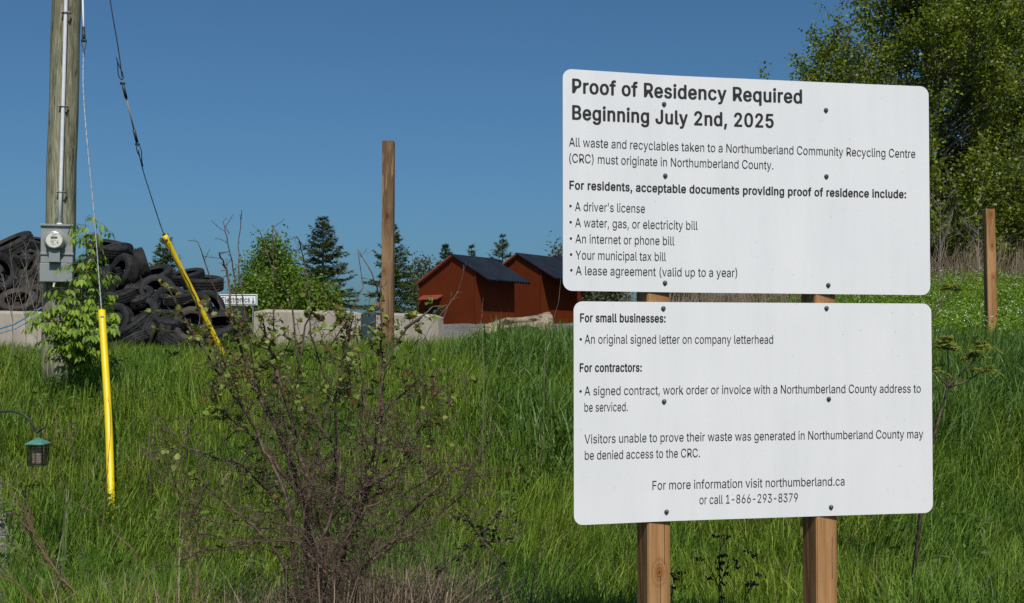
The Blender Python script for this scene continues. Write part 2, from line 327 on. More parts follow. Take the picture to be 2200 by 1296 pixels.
# ================================================================== SIGN BOARDS AND THEIR POSTS
GLY = {" ": "188|", "'": "206|78,318 70,509 136,509 128,318", "(": "273|89,207 91,252 93,276 101,324 111,372 117,395 132,441 148,484 157,503 177,539 236,539 191,428 161,313 155,269 153,248 151,207 153,170 155,152 160,115 188,16 236,-96 177,-96 145,-36 132,-6 111,55 97,116 93,146", ")": "273|37,-96 86,18 113,116 119,153 120,171 122,207 120,248 118,269 112,313 82,428 66,474 57,496 37,539 97,539 116,503 125,484 142,441 156,395 162,372 173,323 180,275 182,252 184,207 180,145 176,115 161,53 140,-7 127,-37 97,-96", ",": "188|38,-119 68,71 137,71 84,-119", "-": "453|337,244 337,188 114,188 114,244", ".": "188|95,-4 81,-2 75,0 63,9 54,20 52,27 50,41 52,55 54,62 63,73 75,82 81,85 95,87 110,85 116,82 128,73 136,62 139,55 141,41 139,27 136,20 128,9 116,0 110,-2", "0": "453|227,-7 184,-2 165,4 130,24 101,53 89,71 69,113 55,164 51,192 48,254 51,316 55,344 69,395 89,437 101,455 130,484 165,504 184,511 227,516 269,511 288,504 323,484 352,455 364,437 384,395 398,344 402,316 405,254 402,192 398,164 384,113 364,71 352,53 323,24 289,4 269,-2|227,50 255,53 267,58 290,74 309,97 317,111 330,144 339,183 342,205 344,254 342,303 339,325 330,365 317,398 309,412 290,435 267,451 255,456 227,460 198,456 186,451 163,435 144,412 136,398 123,365 114,325 111,303 109,254 111,205 114,183 123,144 136,111 144,97 163,74 186,58 198,53", "1": "453|76,0 76,55 391,55 391,0|276,509 276,0 212,0 212,448 209,448 86,358 86,427 198,509", "2": "453|64,0 64,47 234,229 282,282 311,327 317,344 319,353 320,371 318,392 316,402 308,419 296,433 289,439 273,449 255,456 245,458 224,460 201,458 191,455 172,447 156,436 150,429 139,413 131,395 129,384 127,362 66,362 69,397 73,413 86,442 105,468 117,478 143,496 174,509 190,512 225,516 260,513 276,509 306,497 332,479 343,469 361,445 374,418 378,403 381,372 379,350 377,339 371,318 361,296 354,284 336,259 267,180 153,60 153,57 389,57 389,0", "3": "453|218,-7 182,-4 165,-1 133,10 104,25 92,35 70,57 55,84 49,99 44,132 109,132 113,112 117,103 126,87 140,74 148,68 165,59 185,53 196,51 219,50 243,52 254,54 275,61 293,71 301,78 315,93 324,111 327,122 329,145 327,166 324,177 316,196 303,213 295,221 275,234 249,242 235,245 201,248 157,248 157,299 288,448 288,452 70,452 70,509 372,509 372,461 211,278 211,289 254,290 273,287 308,276 338,258 350,248 371,222 385,193 389,178 393,145 389,111 385,95 370,66 350,41 337,30 309,12 275,0 257,-4", "5": "453|221,-7 186,-4 170,0 140,11 114,28 102,37 83,60 69,86 64,100 60,130 122,130 126,113 129,104 138,89 150,76 157,70 173,60 191,54 201,52 221,50 245,52 256,55 276,64 294,78 301,86 314,104 323,126 326,137 328,162 325,187 323,199 314,221 301,240 293,248 275,262 254,272 242,275 218,277 197,276 187,274 167,268 149,261 141,256 128,246 67,253 96,509 366,509 366,452 151,452 134,301 136,301 151,312 159,317 178,325 198,330 208,332 229,334 256,332 269,329 294,321 316,309 326,302 345,285 361,266 368,255 379,231 387,205 389,192 391,163 387,126 383,108 369,76 349,48 337,35 309,15 276,1 259,-3", "6": "453|226,-7 190,-3 173,1 142,15 115,35 104,47 84,74 71,107 67,124 64,162 66,192 69,207 80,239 97,275 108,295 137,340 252,509 322,509 151,261 145,261 165,288 196,307 235,314 270,311 286,307 316,295 341,277 352,266 370,240 382,210 386,193 389,157 385,121 381,104 368,73 348,45 337,34 310,14 279,1 262,-3|226,48 249,51 259,54 279,63 295,76 302,83 314,101 323,122 325,133 327,157 325,181 323,193 314,213 302,231 295,239 279,251 259,260 249,263 226,265 204,263 193,260 174,252 157,239 150,231 138,214 130,193 127,182 125,158 127,134 130,123 138,102 150,83 157,76 174,63 193,54 204,51", "7": "453|97,0 323,448 323,452 62,452 62,509 391,509 391,449 165,0", "8": "453|226,-7 187,-4 169,0 136,11 107,28 95,38 74,62 60,89 55,104 52,135 54,160 57,172 65,195 77,216 84,225 101,241 120,254 131,258 153,265 153,267 125,278 113,286 93,308 78,335 74,349 70,380 74,410 78,424 90,450 109,472 120,482 146,498 176,509 192,513 226,516 261,513 277,509 306,498 332,482 343,472 361,450 374,424 378,410 382,380 378,349 374,335 359,308 339,286 327,278 300,267 300,265 322,258 332,254 351,241 368,225 375,216 387,195 396,172 399,160 401,135 397,104 393,89 378,62 358,38 346,28 317,11 284,0 265,-4|226,49 252,51 264,53 285,60 303,71 310,77 323,91 332,109 334,118 337,139 334,160 331,170 322,189 309,204 301,211 283,223 262,231 250,233 226,235 202,233 190,231 169,223 151,211 143,204 130,189 121,170 118,160 115,139 118,118 120,109 129,91 142,77 149,71 167,60 189,53 201,51|226,290 247,291 257,293 274,300 289,310 296,316 307,330 315,347 317,356 319,376 317,395 315,404 308,420 297,434 290,440 275,449 257,456 247,458 226,460 205,458 195,456 177,449 162,440 155,434 145,420 137,404 135,395 133,376 135,356 137,347 145,330 156,316 162,310 178,300 196,293 205,291", "9": "453|226,516 262,512 279,508 310,494 337,474 349,462 368,434 381,402 386,384 389,347 386,317 383,302 373,270 356,234 344,214 315,168 200,0 130,0 301,248 307,248 287,221 257,202 218,195 183,198 167,202 137,214 112,232 101,243 83,269 71,299 67,316 64,352 67,388 71,405 85,436 104,463 116,475 143,494 174,508 190,512|226,460 204,458 193,455 174,446 157,433 150,425 138,407 130,387 127,375 125,352 127,327 130,316 138,295 150,278 157,270 174,257 193,248 204,246 226,243 249,246 259,248 279,257 295,270 302,277 314,295 323,315 325,327 327,350 325,375 323,386 314,407 303,425 295,433 279,446 259,455 249,458", ":": "188|95,-4 81,-2 75,0 63,9 54,20 52,27 50,41 52,55 54,62 63,73 75,82 81,85 95,87 110,85 116,82 128,73 136,62 139,55 141,41 139,27 136,20 128,9 116,0 110,-2|95,271 81,273 75,276 63,284 54,296 52,302 50,316 52,331 54,337 63,349 75,357 81,360 95,362 110,360 116,357 128,349 136,337 139,331 141,316 139,302 136,296 128,284 116,276 110,273", "A": "480|16,0 201,509 276,509 463,0 395,0 287,302 264,372 232,478 245,478 213,371 191,302 85,0|110,142 110,199 370,199 370,142", "B": "456|60,0 60,509 241,509 280,506 298,502 329,491 354,474 364,464 381,442 392,416 395,403 398,374 396,350 394,339 387,320 376,304 370,298 356,286 315,267 315,262 334,259 344,255 363,245 381,231 389,223 402,203 412,179 415,166 418,136 415,107 411,93 400,67 383,44 372,34 344,18 311,6 291,3 247,0|125,57 245,57 287,61 304,65 330,80 346,100 351,111 355,137 353,157 351,166 342,184 330,200 323,206 306,218 285,226 273,229 248,231 125,231|125,285 238,285 259,287 269,289 288,296 304,306 311,312 323,326 331,343 334,352 336,372 332,397 328,409 313,429 290,443 275,448 240,452 125,452", "C": "510|267,-7 217,-2 194,5 150,25 113,55 97,73 70,115 51,166 45,193 40,254 45,315 51,343 70,393 97,436 113,454 150,484 194,504 217,510 267,516 298,514 312,511 340,504 367,494 379,487 402,471 423,452 432,442 448,418 461,392 466,378 473,348 408,348 403,368 399,378 389,395 378,409 372,416 357,428 315,449 267,456 231,452 215,447 184,432 156,410 145,396 125,364 111,325 107,303 103,254 107,206 111,184 125,145 145,112 157,98 184,76 215,61 232,57 267,53 315,60 357,81 372,93 378,99 389,114 399,131 403,141 408,160 473,160 466,131 461,117 448,91 432,67 423,57 402,38 379,22 367,15 341,5 312,-3 298,-5", "E": "419|60,0 60,509 372,509 372,452 125,452 125,286 355,286 355,229 125,229 125,57 375,57 375,0", "F": "410|60,0 60,509 369,509 369,452 125,452 125,278 346,278 346,221 125,221 125,0", "J": "396|185,-7 135,0 113,7 75,33 60,50 48,70 40,92 35,118 33,145 33,173 98,173 98,145 101,112 106,97 122,74 143,59 156,54 185,50 214,54 226,59 248,74 263,97 268,112 272,145 272,509 336,509 336,145 335,118 330,92 321,70 309,50 294,33 256,7 235,0", "N": "523|60,0 60,509 136,509 343,183 363,151 388,107 414,55 405,54 401,108 399,157 399,195 399,509 463,509 463,0 387,0 202,290 177,331 148,381 108,452 119,454 122,384 124,328 125,291 125,0", "P": "445|60,0 60,509 235,509 279,505 298,501 332,487 360,468 371,456 390,430 402,399 406,383 409,348 406,313 402,296 390,265 371,239 360,227 332,207 298,193 279,189 235,186 109,186 109,242 233,242 262,245 275,247 297,256 315,269 322,276 333,294 340,314 343,325 344,348 343,371 340,382 333,402 322,419 315,426 297,439 275,447 262,450 232,452 125,452 125,0", "R": "449|60,0 60,509 236,509 280,505 299,501 333,489 361,470 372,459 390,433 403,403 406,387 409,352 406,317 403,301 390,271 372,246 361,235 333,217 299,205 279,201 236,198 96,198 96,255 234,255 263,257 276,259 298,267 315,278 322,285 334,300 341,319 343,329 345,352 343,375 341,386 334,405 322,421 315,428 298,440 275,448 262,450 233,452 125,452 125,0|353,0 230,229 303,229 428,0", "V": "480|204,0 16,509 84,509 192,206 215,137 248,31 235,31 267,138 290,206 395,509 463,509 278,0", "Y": "472|203,0 203,208 16,509 91,509 192,344 222,292 250,230 224,230 251,293 280,344 381,509 455,509 268,208 268,0", "a": "389|160,-9 132,-6 119,-4 94,5 73,18 63,26 48,45 37,67 33,80 30,108 32,132 35,143 43,161 55,176 62,182 78,193 125,211 178,220 234,227 265,235 272,241 274,245 276,255 276,257 274,274 272,282 267,297 258,309 253,314 240,322 224,328 215,329 196,331 175,329 166,328 149,322 118,301 100,274 41,291 53,317 61,328 79,346 99,360 110,366 133,375 157,381 169,383 194,384 239,379 258,374 268,370 286,360 302,347 310,339 322,320 331,297 334,283 337,251 337,0 277,0 277,52 272,52 252,25 239,14 232,9 215,1 195,-5 184,-7|170,45 196,48 207,50 228,59 245,71 252,78 263,93 271,111 274,119 276,138 276,190 259,182 231,176 200,171 175,168 134,159 120,152 114,148 103,139 96,128 94,121 92,105 93,90 95,84 102,72 111,63 117,59 130,52", "b": "424|229,-8 204,-6 192,-4 172,4 156,14 149,19 138,31 118,59 112,59 112,0 53,0 53,509 114,509 114,319 118,319 137,346 149,357 155,363 171,373 191,380 203,383 229,384 265,381 282,376 313,361 339,338 351,325 370,293 383,255 387,234 390,189 387,143 383,122 370,84 351,52 340,39 313,16 282,1 266,-4|220,47 247,50 258,54 279,66 297,83 304,93 316,117 324,144 326,158 328,189 326,220 324,234 316,261 304,284 297,294 280,311 259,323 247,327 220,330 194,327 182,323 161,312 144,296 137,286 125,263 117,236 115,221 113,189 115,157 117,142 125,115 137,92 144,82 162,65 183,53 194,50", "c": "396|207,-8 168,-4 150,1 117,16 88,39 76,53 56,85 42,123 38,143 34,187 38,233 42,253 56,291 76,323 88,337 117,360 150,376 168,380 207,384 260,377 305,356 320,344 327,337 340,322 350,305 355,296 362,277 303,262 290,289 270,311 242,325 207,330 179,327 167,323 145,310 127,292 120,282 108,258 101,231 98,217 96,187 98,158 101,144 108,117 120,94 127,83 145,66 167,53 179,50 207,46 243,52 271,66 292,89 304,117 363,102 356,83 352,73 341,56 306,21 261,-1", "d": "424|195,-8 159,-4 142,1 111,16 85,39 74,52 55,84 42,122 37,143 34,189 37,234 42,255 55,293 74,325 85,338 112,361 143,376 159,381 196,384 222,383 233,380 253,373 269,363 276,357 287,346 306,319 311,319 311,509 372,509 372,0 313,0 313,59 307,59 287,31 275,19 268,14 252,4 233,-4 221,-6|205,47 230,50 242,53 263,65 280,82 288,92 299,115 307,142 310,157 312,189 310,221 307,236 300,263 288,286 281,296 263,312 242,323 231,327 205,330 178,327 166,323 145,311 127,294 120,284 108,261 101,234 98,220 96,189 98,158 101,144 109,117 120,93 128,83 145,66 166,54 178,50", "e": "404|212,-8 170,-4 151,1 117,16 88,39 76,53 56,85 42,122 38,143 34,187 38,231 42,252 55,290 75,322 87,336 115,359 148,375 166,380 205,384 230,383 242,381 266,374 289,364 299,357 319,341 337,321 344,309 357,282 366,250 369,233 371,194 371,169 75,169 75,221 338,221 310,202 308,231 305,244 298,269 286,290 279,299 263,314 242,324 231,328 205,330 179,327 167,324 146,313 129,298 121,290 109,270 101,247 98,235 96,211 96,178 98,146 101,132 110,106 124,85 132,76 151,61 173,52 186,49 212,46 254,53 268,59 274,63 285,73 295,84 299,91 306,105 365,91 356,68 350,58 335,39 316,23 306,16 283,4 256,-4 242,-6", "f": "254|228,379 228,327 6,327 6,379|81,0 81,432 83,456 86,467 96,486 109,502 117,508 135,519 155,526 166,528 187,530 222,527 243,521 227,468 215,472 195,474 175,472 167,469 154,460 146,447 144,438 142,419 142,0", "g": "425|207,-151 175,-149 160,-147 134,-140 111,-130 100,-124 82,-110 67,-95 61,-86 51,-69 101,-41 122,-66 154,-88 173,-94 183,-96 207,-97 241,-94 256,-89 282,-75 301,-53 307,-40 311,-6 311,68 306,68 287,41 275,30 268,25 252,16 233,9 221,7 195,5 160,8 143,13 113,27 86,47 74,60 55,90 42,126 38,147 34,191 37,236 42,256 55,293 74,325 86,338 112,361 143,376 160,381 196,384 222,383 234,380 253,373 270,363 277,358 288,346 308,319 313,319 313,379 372,379 372,-9 369,-46 364,-62 350,-90 330,-112 318,-121 291,-136 259,-145 242,-148|205,59 231,62 243,65 264,75 281,90 288,99 300,121 308,147 310,161 312,193 310,223 308,238 300,264 288,286 281,296 264,312 243,323 231,327 205,330 178,327 166,323 145,312 128,295 120,285 109,262 101,236 98,222 96,193 98,162 101,148 109,123 121,101 128,91 145,76 167,65 178,62", "h": "410|114,227 114,0 53,0 53,509 114,509 114,287 102,287 119,324 129,339 152,362 180,376 195,381 227,384 257,382 270,379 295,369 316,353 326,344 341,321 351,293 354,276 357,240 357,0 296,0 296,235 292,268 288,281 273,304 252,320 239,325 210,329 189,327 179,325 161,317 145,306 138,299 126,283 118,263 116,252", "i": "167|53,0 53,379 114,379 114,0|84,443 71,445 65,447 54,455 46,465 43,471 41,483 43,496 46,502 54,512 65,519 71,522 84,524 97,522 103,519 114,512 122,502 124,496 126,483 124,471 122,465 114,455 103,447 97,445", "k": "381|110,137 110,212 121,212 284,379 360,379 184,199 177,199|53,0 53,509 114,509 114,0|294,0 148,186 191,229 372,0", "l": "189|139,-2 108,1 95,6 74,20 60,41 56,54 53,84 53,509 114,509 114,99 115,80 116,73 120,62 127,56 133,54 146,52 160,53 170,54 181,3 162,-1", "m": "610|53,0 53,379 112,379 112,295 108,295 115,318 120,328 132,346 147,360 155,366 172,376 190,383 200,385 219,386 250,382 264,377 287,361 305,338 312,325 321,295 312,295 320,316 325,326 337,343 353,358 361,364 381,375 402,382 413,384 437,386 462,384 474,381 497,372 517,358 526,349 541,328 551,303 554,288 557,255 557,0 496,0 496,254 492,283 487,295 473,313 453,324 442,328 419,330 399,329 390,327 374,320 361,310 355,304 345,290 339,274 337,266 335,247 335,0 274,0 274,260 271,283 267,293 253,311 234,323 224,327 199,330 182,329 174,327 158,320 143,310 137,304 126,289 118,271 116,261 114,238 114,0", "n": "410|114,227 114,0 53,0 53,379 112,379 112,287 102,287 119,324 129,339 152,362 180,376 195,381 227,384 257,382 270,379 295,369 316,353 325,344 341,321 351,293 354,276 357,240 357,0 296,0 296,235 292,268 288,281 273,304 252,320 239,325 210,329 189,327 179,325 161,317 145,306 138,299 126,283 118,263 116,252", "o": "415|207,-8 168,-4 150,1 117,16 88,39 76,53 56,85 42,123 38,143 34,187 38,233 42,253 56,291 76,323 88,337 117,360 150,376 168,380 207,384 247,380 265,376 299,360 327,337 339,323 359,291 373,253 378,233 381,187 378,143 373,123 359,85 339,53 327,39 299,16 265,1 247,-4|207,46 236,50 248,53 270,66 288,83 295,94 307,117 315,144 317,158 319,187 317,217 315,231 307,258 295,282 288,292 270,310 248,323 236,327 207,330 179,327 167,323 145,310 127,292 120,282 108,258 101,231 98,217 96,187 98,158 101,144 108,117 120,94 127,83 145,66 167,53 179,50", "p": "424|53,-143 53,379 112,379 112,319 118,319 137,346 149,357 155,363 171,373 191,380 203,383 229,384 265,381 282,376 313,361 339,338 351,325 370,293 383,255 387,234 390,189 387,143 383,122 370,84 351,52 340,39 313,16 282,1 266,-4 229,-8 204,-6 192,-4 173,4 156,14 150,19 138,31 118,59 114,59 114,-143|220,47 247,50 258,54 279,66 297,83 304,93 316,117 324,144 326,158 328,189 326,220 324,234 316,261 304,284 297,294 280,311 259,323 247,327 220,330 194,327 182,323 161,312 144,296 137,286 125,263 117,236 115,221 113,189 115,157 117,142 125,115 137,92 144,82 162,65 183,53 194,50", "q": "424|372,-143 311,-143 311,59 306,59 287,31 275,19 268,14 252,4 233,-4 221,-6 195,-8 159,-4 142,1 111,16 85,39 74,52 55,84 42,122 37,143 34,189 37,234 42,255 55,293 74,325 85,338 112,361 143,376 159,381 196,384 222,383 233,380 253,373 269,363 276,357 287,346 307,319 313,319 313,379 372,379|205,47 230,50 242,53 263,65 280,82 288,92 299,115 307,142 310,157 312,189 310,221 307,236 300,263 288,286 281,296 263,312 242,323 231,327 205,330 178,327 166,323 145,311 127,294 120,284 108,261 101,234 98,220 96,189 98,158 101,144 109,117 120,93 128,83 145,66 166,54 178,50", "r": "259|53,0 53,379 112,379 112,321 115,321 126,342 134,351 152,367 175,378 187,382 213,385 229,384 243,384 243,322 230,324 207,326 186,324 177,322 159,315 144,304 137,298 126,284 118,267 116,257 114,237 114,0", "s": "365|182,-8 152,-6 138,-4 112,3 89,15 79,21 62,38 48,58 43,69 36,94 94,107 102,84 108,75 124,60 144,51 156,48 181,45 210,48 223,51 244,62 260,77 264,85 268,103 266,118 263,124 254,136 241,145 232,149 212,155 149,170 112,182 97,190 72,208 56,231 51,244 47,274 50,299 53,310 65,332 82,350 92,357 115,370 142,379 156,382 187,384 216,383 230,380 254,372 274,361 283,355 299,339 311,321 316,311 324,290 268,277 261,294 256,301 243,316 225,326 214,330 187,333 162,330 151,327 131,317 117,303 112,295 109,277 111,262 114,255 124,243 139,234 149,230 172,223 229,209 267,197 282,190 306,171 322,149 327,136 331,107 328,81 324,69 312,47 295,28 284,20 260,6 231,-3 216,-6", "t": "227|204,379 204,327 6,327 6,379|65,471 126,471 126,98 128,80 130,73 136,61 146,54 153,52 170,50 185,51 202,54 213,2 192,-3 168,-4 133,0 117,5 92,21 75,45 69,59 65,93", "u": "410|182,-5 153,-3 140,1 115,11 94,26 84,36 69,59 59,87 55,103 53,139 53,379 114,379 114,144 117,112 122,98 137,75 158,59 171,54 200,50 221,52 231,54 249,62 265,73 272,80 283,97 291,117 294,128 296,153 296,379 357,379 357,0 298,0 298,92 307,92 291,54 281,39 257,17 230,3 215,-2", "v": "389|163,0 17,379 84,379 165,155 187,87 206,21 184,21 203,87 224,155 305,379 371,379 226,0", "w": "567|138,0 23,379 87,379 133,214 154,137 175,41 165,41 186,135 206,214 252,379 316,379 362,214 382,136 402,41 391,41 413,135 434,214 480,379 545,379 429,0 368,0 319,172 305,225 291,280 277,338 291,338 277,280 263,225 248,172 199,0", "x": "379|21,0 171,218 171,171 29,379 100,379 147,306 179,253 207,206 175,206 202,253 233,306 282,379 352,379 209,169 209,214 358,0 287,0 231,85 200,136 173,182 205,182 178,136 148,85 91,0", "y": "389|47,-139 61,-86 71,-87 104,-89 115,-85 120,-82 130,-74 139,-62 143,-54 151,-36 163,-1 17,379 84,379 165,155 187,87 206,21 184,21 202,87 224,155 305,379 371,379 204,-58 194,-80 189,-90 177,-107 163,-121 155,-127 139,-136 121,-142 112,-144 91,-145 65,-143"}
def glyph(ch):
    a = GLY[ch].split('|')
    return int(a[0]), [[tuple(map(int, p.split(','))) for p in poly.split(' ')] for poly in a[1:] if poly]
BULLET = [(round(95 + 95 * math.cos(t * math.pi / 8)), round(265 + 95 * math.sin(t * math.pi / 8))) for t in range(16)]
def area(poly): return sum(poly[i - 1][0] * poly[i][1] - poly[i][0] * poly[i - 1][1] for i in range(len(poly)))
def inside(pt, poly):
    c = False
    for i in range(len(poly)):
        (x1, y1), (x2, y2) = poly[i - 1], poly[i]
        if (y1 > pt[1]) != (y2 > pt[1]) and pt[0] < (x2 - x1) * (pt[1] - y1) / (y2 - y1) + x1: c = not c
    return c
_OUT = area(max(glyph('o')[1], key=lambda p: abs(area(p)))) > 0
def fill(polys):
    cu = bpy.data.curves.new('letters', 'CURVE'); cu.dimensions = '2D'; cu.fill_mode = 'BOTH'
    for p in polys:
        sp = cu.splines.new('POLY'); sp.points.add(len(p) - 1); sp.use_cyclic_u = True
        sp.points.foreach_set('co', [c for x, y in p for c in (x, y, 0, 1)])
    o = link(bpy.data.objects.new('letters', cu))
    me = bpy.data.meshes.new_from_object(o.evaluated_get(bpy.context.evaluated_depsgraph_get()))
    vs = [(v.co.x, v.co.y) for v in me.vertices]; fs = [tuple(p.vertices) for p in me.polygons]
    bpy.data.objects.remove(o); bpy.data.curves.remove(cu); bpy.data.meshes.remove(me)
    return vs, fs
def text_flat(txt, x0, x1, base, cap, bold=0.0, bullet=None):
    """Filled letter outlines in a flat (s, z) layout: starts at x0, ends at x1, cap height cap. Returns (verts with a lift layer, faces)."""
    CAPH = 528.0
    pen = 0; layers = {}; xs = []
    for ch in txt:
        a, ps = glyph(ch)
        outs = [p for p in ps if (area(p) > 0) == _OUT]; holes = [p for p in ps if (area(p) > 0) != _OUT]
        for li, p in enumerate(outs):
            grp = [p] + [h for h in holes if inside(h[0], p)]
            layers.setdefault(li, []).extend([[(x + pen, y) for x, y in q] for q in grp]); xs += [x + pen for x, _ in p]
        pen += a + bold * 1.2
    k = (x1 - x0) / (max(xs) - min(xs) + 2 * bold); mn = min(xs) - bold; kz = cap / (CAPH + bold * .9)
    V, F = [], []
    for li, polys in layers.items():
        vs, fs = fill([[(x0 + (x - mn) * k, base + (y + bold * .45) * kz) for x, y in p] for p in polys])
        offs = [(0, 0)] + ([(math.cos(t * math.pi / 4), math.sin(t * math.pi / 4)) for t in range(8)] if bold else [])
        for oi, (ox, oy) in enumerate(offs):                 # heavier weight: the outline printed several times, each a hair further out
            b = len(V); V += [(x + ox * bold * k, y + oy * bold * .45 * kz, li * .0006 + oi * .00006) for x, y in vs]; F += [tuple(i + b for i in f) for f in fs]
    if bullet:
        bx, bz, r = bullet; b = len(V)
        V += [(bx + r * math.cos(t * math.pi / 8), bz + r * math.sin(t * math.pi / 8), 0) for t in range(16)]; F.append(tuple(range(b, b + 16)))
    return V, F
# the boards hang on two posts and bow: depth along the board, measured column by column
KC = [1150, 1211, 1336, 1419, 1500, 1610, 1808, 1990, 2050]
KD = [4.172, 4.205, 4.260, 4.298, 4.326, 4.360, 4.424, 4.478, 4.496]
_c = np.arange(1150, 2050.1, 2.0)
_d = np.interp(_c, KC, KD)
_d = np.convolve(np.pad(_d, 15, mode='reflect', reflect_type='odd'), np.ones(31) / 31, 'valid')
_pt = [P(c, 640, d) for c, d in zip(_c, _d)]
_X = np.array([p.x for p in _pt]); _Y = np.array([p.y for p in _pt])
_S = np.concatenate([[0], np.cumsum(np.hypot(np.diff(_X), np.diff(_Y)))])
def s_of(c): return float(np.interp(c, _c, _S))
def d_of(c): return float(np.interp(c, _c, _d))
def z_of(c, y): return P(c, y, d_of(c)).z
_TX = np.gradient(_X, _S); _TY = np.gradient(_Y, _S)
def on_board(s, z, off=0.0):
    x = np.interp(s, _S, _X); y = np.interp(s, _S, _Y); tx = np.interp(s, _S, _TX); ty = np.interp(s, _S, _TY)
    l = np.hypot(tx, ty)
    return (x + ty / l * off, y - tx / l * off, z)

m_board, nt, b = mat_base('white_sign_board', 0.32, 0.4)
v = geo_pos(nt, (1, 1, 0.08)); n1 = noise(nt, v, 14, 4, 0.6)
v2 = geo_pos(nt); sp = N(nt, 'ShaderNodeTexVoronoi', Scale=16.0); nt.links.new(v2, sp.inputs['Vector'])
speck = ramp_of(nt, sp.outputs['Distance'], [(0.035, (0.66, 0.6, 0.5)), (0.06, (1, 1, 1))])
sm = noise(nt, v2, 3.0, 4, 0.6)
smr = ramp_of(nt, sm.outputs[0], [(0.35, (0.965, 0.968, 0.97)), (0.65, (1, 1, 1))])
col = mixc(nt, 1.0, ramp_of(nt, n1.outputs[0], [(0.35, (0.69, 0.675, 0.682)), (0.65, (0.72, 0.703, 0.71))]), smr, 'MULTIPLY')
nt.links.new(mixc(nt, 0.6, col, speck, 'MULTIPLY'), b.inputs['Base Color'])
m_ink, nt, b = mat_base('black_sign_lettering', 0.55, 0.3); b.inputs['Base Color'].default_value = (0.018, 0.017, 0.016, 1)
m_bolt = mat_mottled('weathered_bolt', (0.05, 0.055, 0.06), (0.2, 0.21, 0.22), 200, 0.4, 0.0, metal=0.7)

def board(name, label, c0, c1, yt, yb, texts, screws):
    s0, s1 = s_of(c0), s_of(c1); cm = (c0 + c1) / 2
    zt, zb = z_of(c0, yt[0]), z_of(c0, yb[0]); zt1, zb1 = z_of(c1, yt[1]), z_of(c1, yb[1])
    root = empty(name, on_board((s0 + s1) / 2, zb), label, 'sign')
    r = 0.036; th = 0.004
    ss = sorted(set([s0 + r * (1 - math.cos(a * math.pi / 16)) for a in range(9)] + list(np.linspace(s0 + r, s1 - r, 90)) + [s1 - r * (1 - math.cos(a * math.pi / 16)) for a in range(9)]))
    mb = MB(); n = len(ss)
    front, back = [], []
    for s in ss:
        u = (s - s0) / (s1 - s0); T = zt + (zt1 - zt) * u; B = zb + (zb1 - zb) * u
        e = min(s - s0, s1 - s); cut = 0
        if e < r: cut = r - math.sqrt(max(0, r * r - (r - e) ** 2))
        front.append((on_board(s, B + cut), on_board(s, T - cut))); back.append((on_board(s, B + cut, -th), on_board(s, T - cut, -th)))
    K = 5
    for side in (front, back):
        for (a, c) in side:
            a, c = Vector(a), Vector(c)
            for k in range(K): mb.v.append(tuple(a.lerp(c, k / (K - 1))))
    for i in range(n - 1):
        for k in range(K - 1):
            a = i * K + k; mb.f.append((a, a + K, a + K + 1, a + 1))
            a += n * K; mb.f.append((a, a + 1, a + K + 1, a + K))
    o2 = n * K
    for i in range(n - 1):
        a = i * K; mb.f.append((a, a + o2, a + K + o2, a + K)); a += K - 1; mb.f.append((a, a + K, a + K + o2, a + o2))
    for i in (0, n - 1):
        for k in range(K - 1):
            a = i * K + k; mb.f.append((a, a + 1, a + 1 + o2, a + o2))
    bo = mb.build('panel', m_board, root, smooth=True)
    bo.data.set_sharp_from_angle(angle=R(50)) if hasattr(bo.data, 'set_sharp_from_angle') else None
    for part, lines in texts:
        for (t, x0, x1, y, cap, bold, bl) in lines:
            mb = MB()
            zz = z_of(x0, y); mpp = d_of(x0) / FPX
            bul = (s_of(bl[0]), z_of(bl[0], bl[1]), 2.75 * mpp) if bl else None
            vs, fs = text_flat(t, s_of(x0), s_of(x1), zz, cap * mpp, bold, bul)
            mb.add([on_board(s, z, 0.0012 + l) for s, z, l in vs], fs)
            mb.build(part, m_ink, root)
    for (px, py) in screws:
        s, z = s_of(px), z_of(px, py)
        p = Vector(on_board(s, z, 0.0)); q = Vector(on_board(s, z, 1.0)) - p
        M = q.to_track_quat('Z', 'Y').to_matrix()
        mb = MB(); mb.lathe([(0.0001, -0.02), (0.0092, -0.002), (0.0096, 0.0015), (0.0088, 0.0022), (0.0062, 0.0024), (0.0062, 0.0066), (0.0045, 0.0078), (0.0001, 0.0079)], M, p, 12)
        mb.build('screw', m_bolt, root)
    return root
B_ = 24
board('information_sign', 'upper white board headed proof of residency required, with bullet list of documents', 1209.5, 1998.8, (147.5, 186.2), (624.7, 634.3), [
    ('heading_lettering', [('Proof of Residency Required', 1229.6, 1725.6, 199.8, 32.6, 26, None), ('Beginning July 2nd, 2025', 1229.6, 1664.2, 256.7, 32.4, 26, None)]),
    ('paragraph_lettering', [('All waste and recyclables taken to a Northumberland Community Recycling Centre', 1222.7, 1968.8, 314.4, 19.9, 0, None),
                        ('(CRC) must originate in Northumberland County.', 1223.3, 1663, 349.2, 19.9, 0, None)]),
    ('subheading_lettering', [('For residents, acceptable documents providing proof of residence include:', 1223.5, 1948.3, 406.7, 19.5, B_, None)]),
    ('list_lettering', [("A driver's license", 1235.4, 1385.8, 453.1, 19.8, 0, (1225.8, 442.7)), ('A water, gas, or electricity bill', 1235.8, 1499.4, 487.5, 19.8, 0, (1226.2, 477.5)),
                   ('An internet or phone bill', 1236.3, 1449, 522.3, 19.8, 0, (1226.5, 512.5)), ('Your municipal tax bill', 1236.5, 1431, 557.3, 19.8, 0, (1226.9, 546.9)),
                   ('A lease agreement (valid up to a year)', 1236.9, 1583.8, 590.6, 19.8, 0, (1227.5, 580.6))])],
    [(1428, 224), (1777, 237), (1430, 378), (1777, 379.5), (1428.7, 608), (1779.5, 613)])
